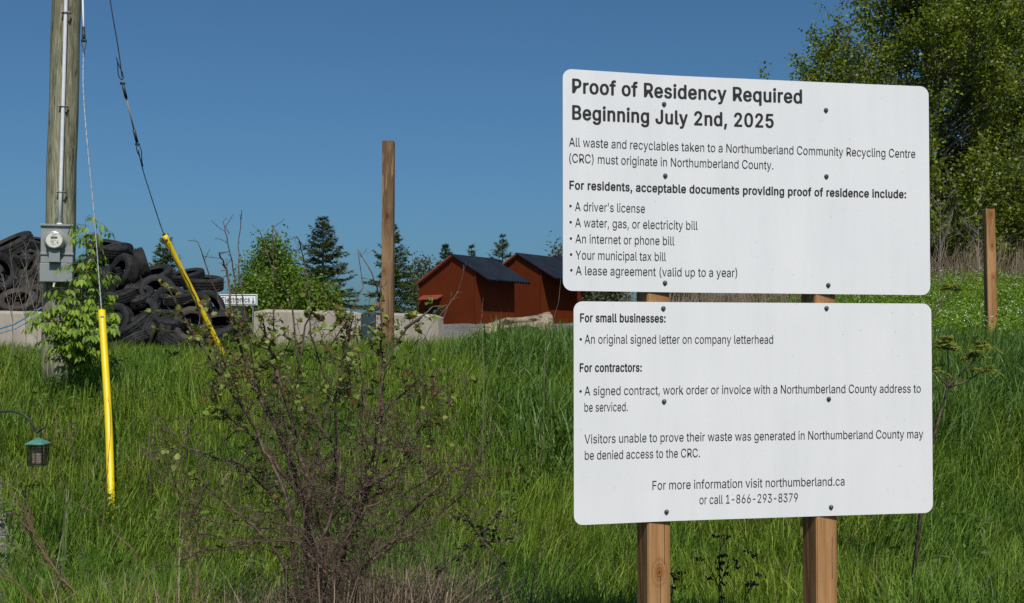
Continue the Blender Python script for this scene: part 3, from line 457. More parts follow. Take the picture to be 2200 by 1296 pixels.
board('information_sign', 'lower white board headed for small businesses, ending with a phone number', 1232.5, 2000.6, (647.5, 652.5), (1129, 1101.8), [
    ('subheading_lettering', [('For small businesses:', 1246, 1429.8, 691.9, 19.4, B_, None)]),
    ('list_lettering', [('An original signed letter on company letterhead', 1255.8, 1660.4, 738.3, 19.8, 0, (1247.5, 729))]),
    ('subheading_lettering', [('For contractors:', 1245, 1378.3, 799.2, 19.4, B_, None)]),
    ('list_lettering', [('A signed contract, work order or invoice with a Northumberland County address to', 1255.2, 1976.3, 849.4, 19.8, 0, (1246.9, 840.8)), ('be serviced.', 1255.2, 1347.9, 884.6, 19.8, 0, None)]),
    ('paragraph_lettering', [('Visitors unable to prove their waste was generated in Northumberland County may', 1255.2, 1980.8, 952.9, 19.8, 0, None), ('be denied access to the CRC.', 1255.8, 1502.3, 987.9, 19.8, 0, None)]),
    ('contact_lettering', [('For more information visit northumberland.ca', 1400.6, 1811.5, 1052.5, 19.8, 0, None), ('or call 1-866-293-8379', 1501, 1711.5, 1083.3, 19.4, 0, None)])],
    [(1425, 663), (1775.5, 662.5), (1426, 863), (1779, 857.5), (1430.5, 1100), (1782.5, 1090)])

def square_post(x, y, z0, z1, w, yaw, label, mat, lean=(0, 0), group=None, cap=0.0):
    mb = MB(); bm = bmesh.new()
    bmesh.ops.create_cube(bm, size=1)
    bmesh.ops.bevel(bm, geom=[e for e in bm.edges if abs(e.verts[0].co.z - e.verts[1].co.z) > .5], offset=0.045, segments=3, affect='EDGES')
    bmesh.ops.bevel(bm, geom=[e for e in bm.edges if all(v.co.z > .49 for v in e.verts)], offset=0.02, segments=1, affect='EDGES')
    for v in bm.verts: v.co = Vector((v.co.x * w, v.co.y * w, 0.0 if v.co.z < 0 else (z1 - z0) + (v.co.z - .5) * w))
    me = bpy.data.meshes.new('wooden_post'); bm.to_mesh(me); bm.free(); me.materials.append(mat)
    o = link(bpy.data.objects.new('wooden_post', me)); o.location = (x, y, z0); o.rotation_euler = (R(lean[0]), R(lean[1]), R(yaw))
    if cap:
        mb.tube([(x, y, z1), (x, y, z1 + cap)], 0.02, 8); 
    return tag(o, label, 'post', group)
PC = ((0.24, 0.118, 0.05), (0.37, 0.2, 0.088), (0.45, 0.26, 0.125))
WC = ((0.13, 0.08, 0.045), (0.235, 0.15, 0.085), (0.3, 0.2, 0.115))
for px, yaw, lab, kn, ck in ((1402.5, 20, 'sawn post with a knot, under the left half of the white boards', [(1412, 1225, .013)], [(1414, 1232, 1330), (1424, 1100, 1210)]),
                             (1757.5, 20.5, 'clean sawn post carrying the right half of the white boards', [(1768, 1345, .01)], [(1781, 1150, 1240)])):
    d = d_of(px) + 0.055 + 0.006
    sx = P(px, 640, d); z0 = gz(sx.x, d) - 0.3                      # the board lies against the post's front corner
    loc = lambda x, y: ((P(x, y, d).x - sx.x) * 1.0 - .014, P(x, y, d).z - z0)
    m = mat_wood('treated_post_wood', *PC, .3, [(*loc(x, y), r) for x, y, r in kn], [(loc(x, a)[0], loc(x, a)[1], loc(x, b_)[1]) for x, a, b_ in ck])
    square_post(sx.x, d, z0, z_of(px, 190), 0.097, yaw, lab, m, group='posts of the white sign')
p = P(833.5, 304, 13.0); z0 = gz(p.x, 13) - .4
loc = lambda x, y, r: (P(x, y, 13).x - p.x, P(x, y, 13).z - z0, r)
square_post(p.x, 13.0, z0, p.z, 0.132, -3, 'tall bare weathered post standing in the grass before the concrete barriers', mat_wood('weathered_post_wood', *WC, .4, [loc(834, 466, .02), loc(826, 584, .024), loc(838, 690, .016)], [(.02, .3, 1.2)]), lean=(0, 0.15), group='bare posts in the field')
p = P(2128, 450, 14.5); z0 = gz(p.x, 14.5) - .4
loc = lambda x, y, r: (P(x, y, 14.5).x - p.x + .02, P(x, y, 14.5).z - z0, r)
square_post(p.x, 14.5, z0, p.z, 0.118, 0, 'shorter bare sawn post among green weeds in front of the large tree', mat_wood('treated_post_wood', *PC, .3, [loc(2126, 462, .016), loc(2127, 529, .016), loc(2129, 596, .014)], [(.0, .9, 1.5)]), lean=(0, -0.6), group='bare posts in the field')
# ================================================================== UTILITY POLE, METER, CONDUIT, GUY WIRES
m_pole, nt, b = mat_base('weathered_pole_wood', 0.85, 0.15)
v = coords(nt, (1, 1, 0.07)); w = noise(nt, v, 34, 6, 0.72, 1.2)
grain = ramp_of(nt, w.outputs[0], [(0.36, (0.045, 0.04, 0.03)), (0.47, (0.17, 0.165, 0.115)), (0.62, (0.31, 0.3, 0.225))])
g2 = noise(nt, coords(nt, (1, 1, 0.3)), 4, 4, 0.6)
nt.links.new(mixc(nt, 0.6, grain, ramp_of(nt, g2.outputs[0], [(0.35, (0.75, 0.68, 0.55)), (0.62, (1.05, 1.1, 0.98))]), 'MULTIPLY'), b.inputs['Base Color'])
bump(nt, b, w.outputs[0], 0.6, 0.006)
m_white_pvc = mat_mottled('white_conduit', (0.58, 0.58, 0.6), (0.68, 0.68, 0.7), 20, 0.45, 0.0)
m_galv = mat_mottled('galvanised_metal', (0.16, 0.168, 0.175), (0.34, 0.35, 0.36), 60, 0.45, 0.1, 200, 0.001, metal=0.6)
m_box = mat_mottled('grey_enamel', (0.205, 0.228, 0.228), (0.245, 0.263, 0.258), 9, 0.5, 0.0)
m_dkmetal = mat_mottled('dark_wire', (0.025, 0.025, 0.027), (0.075, 0.075, 0.078), 80, 0.5, 0.0, metal=0.3)
m_yellow, nt, b = mat_base('yellow_plastic', 0.42, 0.35)
n1 = noise(nt, coords(nt, (1, 1, .4)), 6, 4, 0.6)
nt.links.new(ramp_of(nt, n1.outputs[0], [(0.3, (0.66, 0.45, 0.006)), (0.7, (0.76, 0.56, 0.008))]), b.inputs['Base Color'])

DP = 10.8
pb = P(121, 800, DP); pt_ = P(143, 0, DP); ax = (pt_ - pb); ax_u = ax.normalized()
pole_r = 30.5 / FPX * DP
base = pb + ax_u * ((gz(pb.x, DP) - 0.3 - pb.z) / ax_u.z); top = pb + ax_u * 9.5
mb = MB(); pts = [base.lerp(top, i / 24) for i in range(25)]
mb.tube([p + Vector((0.006 * math.sin(i * 1.9), 0.006 * math.cos(i * 1.3), 0)) for i, p in enumerate(pts)], [pole_r * (1.03 - 0.12 * i / 24) for i in range(25)], 24)
tag(mb.build('utility_pole', m_pole, smooth=True), 'weathered grey-green round utility pole carrying the electric meter', 'pole')
def on_pole(px, py, off):
    """point off metres in front of the pole's axis, seen at pixel"""
    return P(px, py, DP - off)
# conduit
root = empty('conduit', on_pole(128, 488, pole_r), 'thin white conduit running up the pole to the meter box', 'conduit')
mb = MB(); mb.tube([on_pole(128, 488, pole_r + .03), on_pole(130.5, 400, pole_r + .03), on_pole(143, -40, pole_r + .02), on_pole(148, -260, pole_r + .02)], 0.0175, 14)
mb.build('pipe', m_white_pvc, root, smooth=True)
mb = MB(); mb.tube([on_pole(127.8, 489, pole_r + .03), on_pole(127.9, 480, pole_r + .03)], [0.027, 0.025], 14); mb.build('hub_fitting', m_white_pvc, root, smooth=True)
for cx, cy in ((140.5, 27), (134.8, 229), (130.5, 413)):
    c = on_pole(cx, cy, pole_r + .03); mb = MB()
    mb.tube([c + Vector((-.036, .03, 0)), c + Vector((-.02, -.006, 0)), c + Vector((0, -.021, 0)), c + Vector((.02, -.006, 0)), c + Vector((.036, .03, 0))], 0.0055, 6)
    for s in (-1, 1): mb.tube([c + Vector((s * .034, -.012, 0)), c + Vector((s * .034, .04, 0))], 0.0085, 8)
    mb.build('strap', m_galv, root, smooth=True)
# meter box
YAW = R(14)
Mx = Matrix.Rotation(YAW, 3, 'Z')
bc = on_pole(124, 547, pole_r + .06)
W_, H_, D_ = 0.285, 0.53, 0.13
def L(x, y, z): return bc + Mx @ Vector((x, y, z))       # local: x right, -y out of the box, z up
root = empty('electric_meter', L(0, 0, -H_ / 2), 'grey metal electric meter box with round glass meter on the utility pole', 'meter')
mb = MB(); mb.box(L(0, 0.0, 0.09), (W_, D_, H_ - .18), Mx, 0.006); mb.box(L(-0.004, -0.002, -0.175), (W_ + .006, D_ + .008, .176), Mx, 0.006)
mb.box(L(0, -0.006, H_ / 2 + .007), (W_ + .016, D_ + .03, 0.018), Mx, 0.003)
mb.build('enclosure', m_box, root)
mb = MB(); mb.box(L(0.003, -D_ / 2 - .005, 0.0), (W_ + .012, .012, .02), Mx, 0.002); mb.build('seam_strip', m_galv, root)
Mo = (Mx @ Matrix.Rotation(R(90), 3, 'X'))               # local z axis points out of the front
mc = L(-.01, -D_ / 2, .125)
mb = MB(); mb.lathe([(.105, 0), (.105, .006), (.098, .012), (.09, .012)], Mo, mc, 40); mb.build('socket_ring', m_box, root, smooth=True)
m_chrome = mat_mottled('meter_rim', (0.42, 0.4, 0.34), (0.55, 0.53, 0.46), 40, 0.3, 0.0, metal=0.5)
mb = MB(); mb.lathe([(.09, .008), (.09, .03), (.084, .034), (.084, .085), (.079, .098), (.072, .1)], Mo, mc, 40)
mb.build('meter_rim', m_chrome, root, smooth=True)
m_dial = mat_mottled('meter_face', (0.55, 0.54, 0.48), (0.66, 0.65, 0.6), 30, 0.4, 0.0)
mb = MB(); mb.lathe([(.0736, .096), (.06, .0968), (.0001, .097)], Mo, mc, 40); dial = mb.build('dial', m_dial, root)
m_lcd = mat_flat('lcd_panel', (0.09, 0.1, 0.055), 0.2); m_print = mat_flat('grey_print', (0.2, 0.2, 0.19), 0.6)
mb = MB(); mb.box(mc + Mo @ Vector((0, .022, .0985)), (.058, .018, .003), Mo); mb.build('display', m_lcd, dial)
mb = MB()
for x, z, w_, h_ in ((-.005, -.003, .05, .003), (-.018, -.014, .03, .003), (-.016, -.022, .034, .003), (-.014, -.031, .026, .003), (0, -.043, .04, .003), (0, .052, .045, .003), (-.004, .043, .03, .002), (.03, -.012, .005, .02), (.03, -.026, .016, .012)):
    mb.box(mc + Mo @ Vector((x, z, .0978)), (w_, h_, .0012), Mo)
mb.build('printing', m_print, dial)
mb = MB(); mb.box(L(-.012, -D_ / 2 - .03, -.018), (.098, .06, .115), Mx, 0.004); mb.build('test_cover', m_box, root)
mb = MB(); mb.box(L(-.012, -D_ / 2 - .034, -.078), (.104, .07, .006), Mx); mb.build('cover_flange', m_galv, root)
mb = MB(); mb.box(L(-.02, -D_ / 2 + .02, -H_ / 2 - .006), (.03, .03, .012), Mx); mb.tube([L(-.02, -D_ / 2 + .01, -H_ / 2 - .01), L(-.026, -D_ / 2 + .0, -H_ / 2 - .05)], [.008, .011], 8)
mb.build('padlock', mat_flat('pale_brass', (.4, .36, .25), .4, .5, .3), root)

def guy(label, guard_pts, wire_pts, ins, guard_r, loops, wire_mat, ins_mat, hole):
    root = empty('guy_wire', guard_pts[0], label, 'guy wire')
    # wire: strands twisted round each other
    def dens(pts, n):
        out = []
        for i in range(len(pts) - 1):
            for k in range(n): out.append(pts[i].lerp(pts[i + 1], k / n))
        return out + [pts[-1]]
    def smooth(pts, n=10):
        out = []
        for i in range(len(pts) - 1):
            p0 = pts[max(i - 1, 0)]; p1, p2 = pts[i], pts[i + 1]; p3 = pts[min(i + 2, len(pts) - 1)]
            for k in range(n):
                t = k / n
                out.append(0.5 * ((2 * p1) + (p2 - p0) * t + (2 * p0 - 5 * p1 + 4 * p2 - p3) * t * t + (3 * p1 - p0 - 3 * p2 + p3) * t ** 3))
        return out + [pts[-1]]
    for seg in wire_pts:
        mb = MB(); cl = smooth(seg, 14)
        for ph in (0, 2.09, 4.19):
            mb.tube([p + Vector((math.cos(i * 1.1 + ph), math.sin(i * 1.1 + ph), 0)) * .003 for i, p in enumerate(cl)], 0.0031, 5)
        mb.build('cable', wire_mat, root, smooth=True)
    a, c = ins; u = (c - a).normalized()
    mb = MB(); mb.tube([a, c], .0085, 8); mb.build('insulator_rod', ins_mat, root, smooth=True)
    for p, s in ((a, 1), (c, -1)):
        mb = MB(); mb.tube([p - u * .03 * s, p + u * .1 * s], .0155, 10); mb.tube([p - u * .05 * s + Vector((-.022, 0, 0)), p - u * .05 * s + Vector((.022, 0, 0))], .014, 8)
        mb.build('end_fitting', m_dkmetal, root, smooth=True)
    for p, s in loops:                                    # thimble loops where the cable turns back on itself
        mb = MB(); sd = Vector((.022, 0, 0))
        mb.tube([p, p + u * s * .03 + sd * .9, p + u * s * .09 + sd, p + u * s * .16 + sd * .5, p + u * s * .24, p + u * s * .3], .005, 5)
        mb.tube([p, p + u * s * .03 - sd * .9, p + u * s * .09 - sd, p + u * s * .16 - sd * .5, p + u * s * .24, p + u * s * .3], .005, 5)
        mb.build('thimble', m_dkmetal, root, smooth=True)
    # yellow half-pipe guard: an open tube with a slanted mouth
    mb = MB(); g = smooth(guard_pts, 8)
    mb.tube(g, guard_r, 16, caps=False); mb.tube(g, [guard_r * .86] * len(g), 16, caps=False)
    n = len(mb.v) // 2
    e = n - 16
    mb.f += [(e + k, e + (k + 1) % 16, n + e + (k + 1) % 16, n + e + k) for k in range(16)]
    gd = mb.build('guard', m_yellow, root, smooth=True)
    d = (g[-1] - g[-2]).normalized(); hp = g[-1] - d * .055; view = (Vector((0, 0, EYE)) - hp).normalized()
    M = view.to_track_quat('Z', 'Y').to_matrix()
    mb = MB(); mb.lathe([(.013, guard_r - .004), (.013, guard_r + .004), (.006, guard_r + .006), (.0001, guard_r + .007)], M, hp, 10)
    mb.build('bolt', m_galv, gd, smooth=True)
    return root
d0 = 8.4
dd = lambda z: 8.4 + 1.9 * (z + 1.26) / 4.46
g0, g1 = P(240, 1120, 8.38), P(218.5, 668, 9.06)
gm = P(233, 900, 8.72)
gb = g0 + (g0 - gm).normalized() * .35
guy('near guy wire beside the meter, with long upright yellow guard', [gb, g0, gm, g1],
    [[P(219, 675, 9.05), P(213, 600, 9.2), P(203, 470, 9.5), P(187, 300, 9.85), P(179, 190, 10.05), P(179.5, 100, 10.2)], [P(177.5, -20, 10.4), P(176, -160, 10.6)]],
    (P(180, 78, 10.22), P(177, -30, 10.42)), .0285, [(P(180, 84, 10.21), -.6)], m_galv, m_white_pvc, None)
h0, h1 = P(474, 750, 12.3), P(353, 505, 11.7)
hb = h0 + (h0 - h1).normalized() * .5
guy('far guy wire with a shorter slanting yellow guard in front of the tyres', [hb, h0, P(411, 622, 12.0), h1],
    [[P(357, 514, 11.72), P(347, 490, 11.68), P(324, 420, 11.5), P(307, 365, 11.4), P(297, 322, 11.3)], [P(262, 166, 11.0), P(255, 110, 10.95), P(243, 40, 10.85), P(233, -20, 10.8), P(215, -110, 10.7)]],
    (P(293, 300, 11.27), P(266, 190, 11.05)), .029, [(P(296, 312, 11.28), -.75), (P(262, 172, 11.02), .75)], m_dkmetal, mat_flat('fibreglass', (.3, .27, .22), .5), None)

# ================================================================== BIRD FEEDER ON A SHEPHERD'S HOOK
m_blk = mat_mottled('black_enamel', (0.012, 0.011, 0.012), (0.04, 0.035, 0.035), 60, 0.4, 0.0)
DF = 7.4
hp = [(-70, 1330), (-72, 1100), (-68, 960), (-48, 905), (-20, 888), (5, 884.5), (30, 884), (50, 890), (64, 902), (73, 918), (77, 927), (81, 929), (88, 924), (94, 917)]
hk = [P(x, y, DF) for x, y in hp]; hk = [Vector((hk[0].x, DF, gz(hk[0].x, DF) - .2))] + hk[1:]
mb = MB(); mb.tube(hk, 0.0075, 8); tag(mb.build('shepherd_hook', m_blk, smooth=True), 'black curved garden hook holding the bird feeder', 'hook')
fc = P(82, 975, DF); 
root = empty('bird_feeder', P(82, 1000, DF), 'small black wire cage bird feeder with green roof hanging from the hook', 'bird feeder')
q = lambda x, y: P(x, y, DF)
px = DF / FPX
m_green = mat_mottled('weathered_green_roof', (0.03, 0.13, 0.1), (0.1, 0.24, 0.19), 40, 0.6, 0.2, 80, .002)
mb = MB(); c = q(82, 953); r_ = 20.5 * px
mb.v = [tuple(c + Vector((sx * r_, sy * r_, 0))) for sx, sy in ((-1, -1), (1, -1), (1, 1), (-1, 1))] + [tuple(c + Vector((sx * 3 * px, sy * 3 * px, 12 * px))) for sx, sy in ((-1, -1), (1, -1), (1, 1), (-1, 1))] + [tuple(c + Vector((sx * r_, sy * r_, -.004))) for sx, sy in ((-1, -1), (1, -1), (1, 1), (-1, 1))]
mb.f = [(0, 1, 5, 4), (1, 2, 6, 5), (2, 3, 7, 6), (3, 0, 4, 7), (4, 5, 6, 7), (8, 9, 1, 0), (9, 10, 2, 1), (10, 11, 3, 2), (11, 8, 0, 3), (11, 10, 9, 8)]
mb.build('roof', m_green, root)
mb = MB(); mb.tube([q(82, 942), q(82, 929)], .0018, 5); mb.build('hanging_wire', m_galv, root)
mb = MB(); hw = 15.5 * px; c0 = q(82, 953.5); hh = 46 * px
for i in range(9):
    t = -hw + 2 * hw * i / 8
    for y in (-hw, hw):
        mb.tube([c0 + Vector((t, y, 0)), c0 + Vector((t, y, -hh))], .0012 if i % 4 else .0026, 4)
        mb.tube([c0 + Vector((y, t, 0)), c0 + Vector((y, t, -hh))], .0012 if i % 4 else .0026, 4)
for i in range(13):
    z = -hh * i / 12
    for s in (-1, 1):
        mb.tube([c0 + Vector((-hw, s * hw, z)), c0 + Vector((hw, s * hw, z))], .0012 if i % 12 else .003, 4)
        mb.tube([c0 + Vector((s * hw, -hw, z)), c0 + Vector((s * hw, hw, z))], .0012 if i % 12 else .003, 4)
mb.build('cage', m_blk, root)
mb = MB(); mb.box(c0 + Vector((-.004, 0, -hh * .55)), (hw * 1.25, hw * .7, hh * .72), None, .006)
mb.build('suet_block', mat_mottled('suet', (.16, .12, .08), (.5, .42, .33), 60, .8, .5, 80, .004), root)

# ================================================================== CONCRETE BARRIERS
m_conc, nt, b = mat_base('concrete', 0.9, 0.15)
v = coords(nt); n1 = noise(nt, v, 2.2, 6, 0.65); n2 = noise(nt, v, 60, 4, .6); n3 = noise(nt, coords(nt, (1, 1, .12)), 9, 4, .6)
c = ramp_of(nt, n1.outputs[0], [(0.3, (0.27, 0.24, 0.195)), (0.7, (0.39, 0.352, 0.29))])
c = mixc(nt, 0.5, c, ramp_of(nt, n3.outputs[0], [(0.35, (0.7, 0.68, 0.65)), (0.6, (1.05, 1.05, 1.04))]), 'MULTIPLY')
nt.links.new(c, b.inputs['Base Color']); bump(nt, b, n2.outputs[0], 0.3, 0.006)
m_dark_panel = mat_mottled('dark_blue_grey', (0.018, 0.032, 0.042), (0.035, 0.055, 0.068), 5, 0.5, 0.1)  # dark blue-grey for the block between the pale barriers
def barrier(pa, pb_, mat, label, zt=None, w=(0.12, 0.24), name='concrete_barrier', group='concrete barriers along the yard'):
    """pa, pb_: top-front corners. A tapered block wall with rounded top edges, from pa to pb_, down to the ground."""
    u = (pb_ - pa); u.z = 0; ln = u.length; u.normalize(); nrm = Vector((u.y, -u.x, 0))   # towards camera
    if nrm.y > 0: nrm = -nrm
    mb = MB(); n = 10; sec = []
    for i in range(n + 1):
        t = i / n; e = min(t, 1 - t) * ln; cut = 0.05 * max(0, 1 - e / .04) 
        p = pa.lerp(pb_, t); g = gz(p.x, p.y + .1) - .15
        h = p.z - g
        prof = [(w[1], 0), (w[1] * .98, .12), (w[0] + .02, .45 * h), (w[0], h - .05), (w[0] - .035, h - .008 - cut), (0, h - cut), (-w[0] + .035, h - .008 - cut), (-w[0], h - .05), (-w[0] - .02, .45 * h), (-w[1] * .98, .12), (-w[1], 0)]
        sec.append([tuple(Vector((p.x, p.y, g)) + nrm * (a - w[0]) + Vector((0, 0, z))) for a, z in prof])
    k = len(sec[0])
    for s in sec: mb.v += s
    for i in range(n):
        for j in range(k - 1): mb.f.append((i * k + j, (i + 1) * k + j, (i + 1) * k + j + 1, i * k + j + 1))
    mb.f.append(tuple(range(k))); mb.f.append(tuple(n * k + j for j in reversed(range(k))))
    o = mb.build(name, mat)
    return tag(o, label, 'barrier', group)
barrier(P(-130, 664, 18.0), P(216, 672, 19.2), m_conc, 'concrete barrier at far left with a blue rope, holding back the tyres')
barrier(P(546, 664, 21.6), P(775, 668.5, 21.2), m_conc, 'long concrete barrier running from the tyre heap to the dark panel')
barrier(P(776.2, 669.5, 21.2), P(807, 670, 21.15), m_dark_panel, 'dark blue-grey panel between two pale concrete barriers', name='dark_panel', group=None)
barrier(P(808.2, 670.5, 21.1), P(942, 676, 20.7), m_conc, 'short concrete barrier with rounded end, right of the tall bare post')
m_rope = mat_mottled('blue_rope', (0.05, 0.13, 0.25), (0.14, 0.25, 0.38), 60, .7, 0)
mb = MB(); rp = [(-60, 735, 17.7), (0, 706, 17.75), (30, 697, 17.8), (55, 683, 17.85), (75, 671, 17.95), (88, 662, 18.15), (96, 661, 18.4)]
mb.tube([P(x, y, d) for x, y, d in rp], .014, 6); mb.tube([P(x + 4, y + 9, d - .02) for x, y, d in rp[:-1]], .009, 6)
tag(mb.build('rope', m_rope, smooth=True), 'blue rope slung over the left concrete barrier', 'rope')

# small white sign that reads Electronics, above the middle barrier
sa, sb = P(471, 632, 22.6), P(553, 633, 22.5); u = (sb - sa).normalized(); hgt = 23.5 / FPX * 22.6
root = empty('yard_sign', P(512, 656, 22.55), 'small white sign with black border reading Electronics, by the tyre heap', 'sign')
Mz = Matrix(((u.x, -u.y, 0), (u.y, u.x, 0), (0, 0, 1)))
cc = (sa + sb) / 2 - Vector((0, 0, hgt / 2)); wd = (sb - sa).length
mb = MB(); mb.box(cc, (wd, .02, hgt), Mz, .003); mb.build('panel', mat_flat('sign_white', (.74, .75, .76), .5), root)
mb = MB()
for (x, z, a, h_) in ((0, hgt / 2 - .022, wd - .03, .014), (0, -hgt / 2 + .022, wd - .03, .014), (-wd / 2 + .022, 0, .014, hgt - .058), (wd / 2 - .022, 0, .014, hgt - .058)):
    mb.box(cc + Mz @ Vector((x, -.0125, z)), (a, .003, h_), Mz)
mb.box(cc + Mz @ Vector((wd / 2 - .085, -.0125, .0)), (.016, .003, .09), Mz)
mb.add([cc + Mz @ Vector((wd / 2 - .085 + x, -.0135, z)) for x, z in ((-.03, -.035), (.03, -.035), (0, -.08))], [(0, 2, 1)])
mb.build('border_and_arrow', m_ink, root)
vs, fs = text_flat('Electronics', -wd / 2 + .06, wd / 2 - .15, -.055, .115, 20)
mb = MB(); mb.add([cc + Mz @ Vector((x, -.0125 - l * 3, z)) for x, z, l in vs], fs); mb.build('lettering', m_ink, root)
mb = MB()
for s in (-.3, .3):
    p = cc + Mz @ Vector((s, .03, 0)); mb.tube([Vector((p.x, p.y, gz(p.x, p.y) - .2)), p + Vector((0, 0, .08))], .02, 6)
mb.build('stake', m_galv, root)

# ================================================================== HEAP OF TYRES
def tyre_mat(name, c1, c2, dust, treadscale):
    m, nt, b = mat_base(name, 0.7, 0.2)
    oi = nt.nodes.new('ShaderNodeObjectInfo'); v = coords(nt)
    n1 = noise(nt, v, 5, 6, .65)
    c = ramp_of(nt, n1.outputs[0], [(0.3, c1), (0.7, c2)])
    n2 = noise(nt, v, 2.2, 5, .7); mt = nt.nodes.new('ShaderNodeMath'); mt.operation = 'MULTIPLY'
    nt.links.new(ramp_of(nt, n2.outputs[0], [(0.45, (0, 0, 0)), (0.75, (1, 1, 1))]), mt.inputs[0])
    nt.links.new(ramp_of(nt, oi.outputs['Random'], [(0.45, (.12, .12, .12)), (0.8, (.5, .5, .5)), (1.0, (1, 1, 1))]), mt.inputs[1])
    nt.links.new(mixc(nt, mt.outputs[0], c, dust), b.inputs['Base Color'])
    wv = N(nt, 'ShaderNodeTexWave', Scale=treadscale, Distortion=2.0); wv.wave_type = 'BANDS'; wv.bands_direction = 'DIAGONAL'
    nt.links.new(v, wv.inputs['Vector']); bump(nt, b, wv.outputs['Fac'], 0.25, 0.006)
    return m
m_ty = tyre_mat('black_rubber', (0.008, 0.008, 0.0085), (0.024, 0.0235, 0.024), (0.048, 0.04, 0.033), 9)
m_tyb = tyre_mat('dusty_brown_rubber', (0.024, 0.019, 0.016), (0.055, 0.045, 0.037), (0.1, 0.078, 0.058), 9)
def tyre_mesh(name, Ro, Ri, W, mat, lug=False):
    h = W / 2; mb = MB(); n = 48
    prof = [(Ri + .004, -h * .62), (Ri, -h * .72), (Ri + .012, -h * .8), ((Ro + Ri) / 2 - .01, -h), (Ro - .045, -h * .97), (Ro - .014, -h * .86), (Ro, -h * .7)]
    g = .015
    for gx in (-.42, 0, .42):
        prof += [(Ro + .002, h * (gx - .09)), (Ro - g, h * (gx - .075)), (Ro - g, h * (gx + .075)), (Ro + .002, h * (gx + .09))]
    prof += [(Ro, h * .7), (Ro - .014, h * .86), (Ro - .045, h * .97), ((Ro + Ri) / 2 - .01, h), (Ri + .012, h * .8), (Ri, h * .72), (Ri + .004, h * .62),
             ((Ro + Ri) / 2, h * .84), (Ro - .03, h * .72), (Ro - .024, 0), (Ro - .03, -h * .72), ((Ro + Ri) / 2, -h * .84), (Ri + .004, -h * .62)]
    mb.lathe(prof, Matrix.Identity(3), (0, 0, 0), n)
    # tread blocks: push alternate slices of the crown in a little
    m = len(prof)
    for i, (r, z) in enumerate(prof[6:20], 6):
        for k in range(n):
            if k % 3 == (1 if z > 0 else 2) and r > Ro - .004:
                x, y, zz = mb.v[i * n + k]; f = (r - .013) / r; mb.v[i * n + k] = (x * f, y * f, zz)
    me = bpy.data.meshes.new(name); me.from_pydata(mb.v, [], mb.f); me.update()
    me.polygons.foreach_set('use_smooth', [True] * len(me.polygons)); me.materials.append(mat)
    if hasattr(me, 'set_sharp_from_angle'): me.set_sharp_from_angle(angle=R(42))
    return me
TM = [tyre_mesh('tyre', .325, .195, .215, m_ty), tyre_mesh('tyre', .36, .205, .25, m_ty), tyre_mesh('tyre', .305, .18, .19, m_ty), tyre_mesh('tyre', .325, .195, .215, m_tyb), tyre_mesh('tyre', .46, .27, .27, m_ty)]
TOPX = [-140, -60, 0, 30, 45, 60, 90, 120, 165, 205, 235, 265, 300, 330, 365, 410, 450, 478, 505, 545, 560]
TOPY = [490, 500, 506, 522, 538, 552, 532, 524, 528, 540, 546, 556, 574, 572, 588, 596, 616, 668, 690, 716, 728]
def top_at(px): return float(np.interp(px, TOPX, TOPY))
ty_n = {}
def put_tyre(px, py, d, axis, mesh, label):
    o = link(bpy.data.objects.new('tyre', TM[mesh])); o.location = P(px, py, d)
    o.rotation_euler = Vector(axis).to_track_quat('Z', 'Y').to_euler()
    o.rotation_euler.rotate_axis('Z', random.random() * 6.28)
    return tag(o, label, 'tyre', 'scrap tyres in the heap')
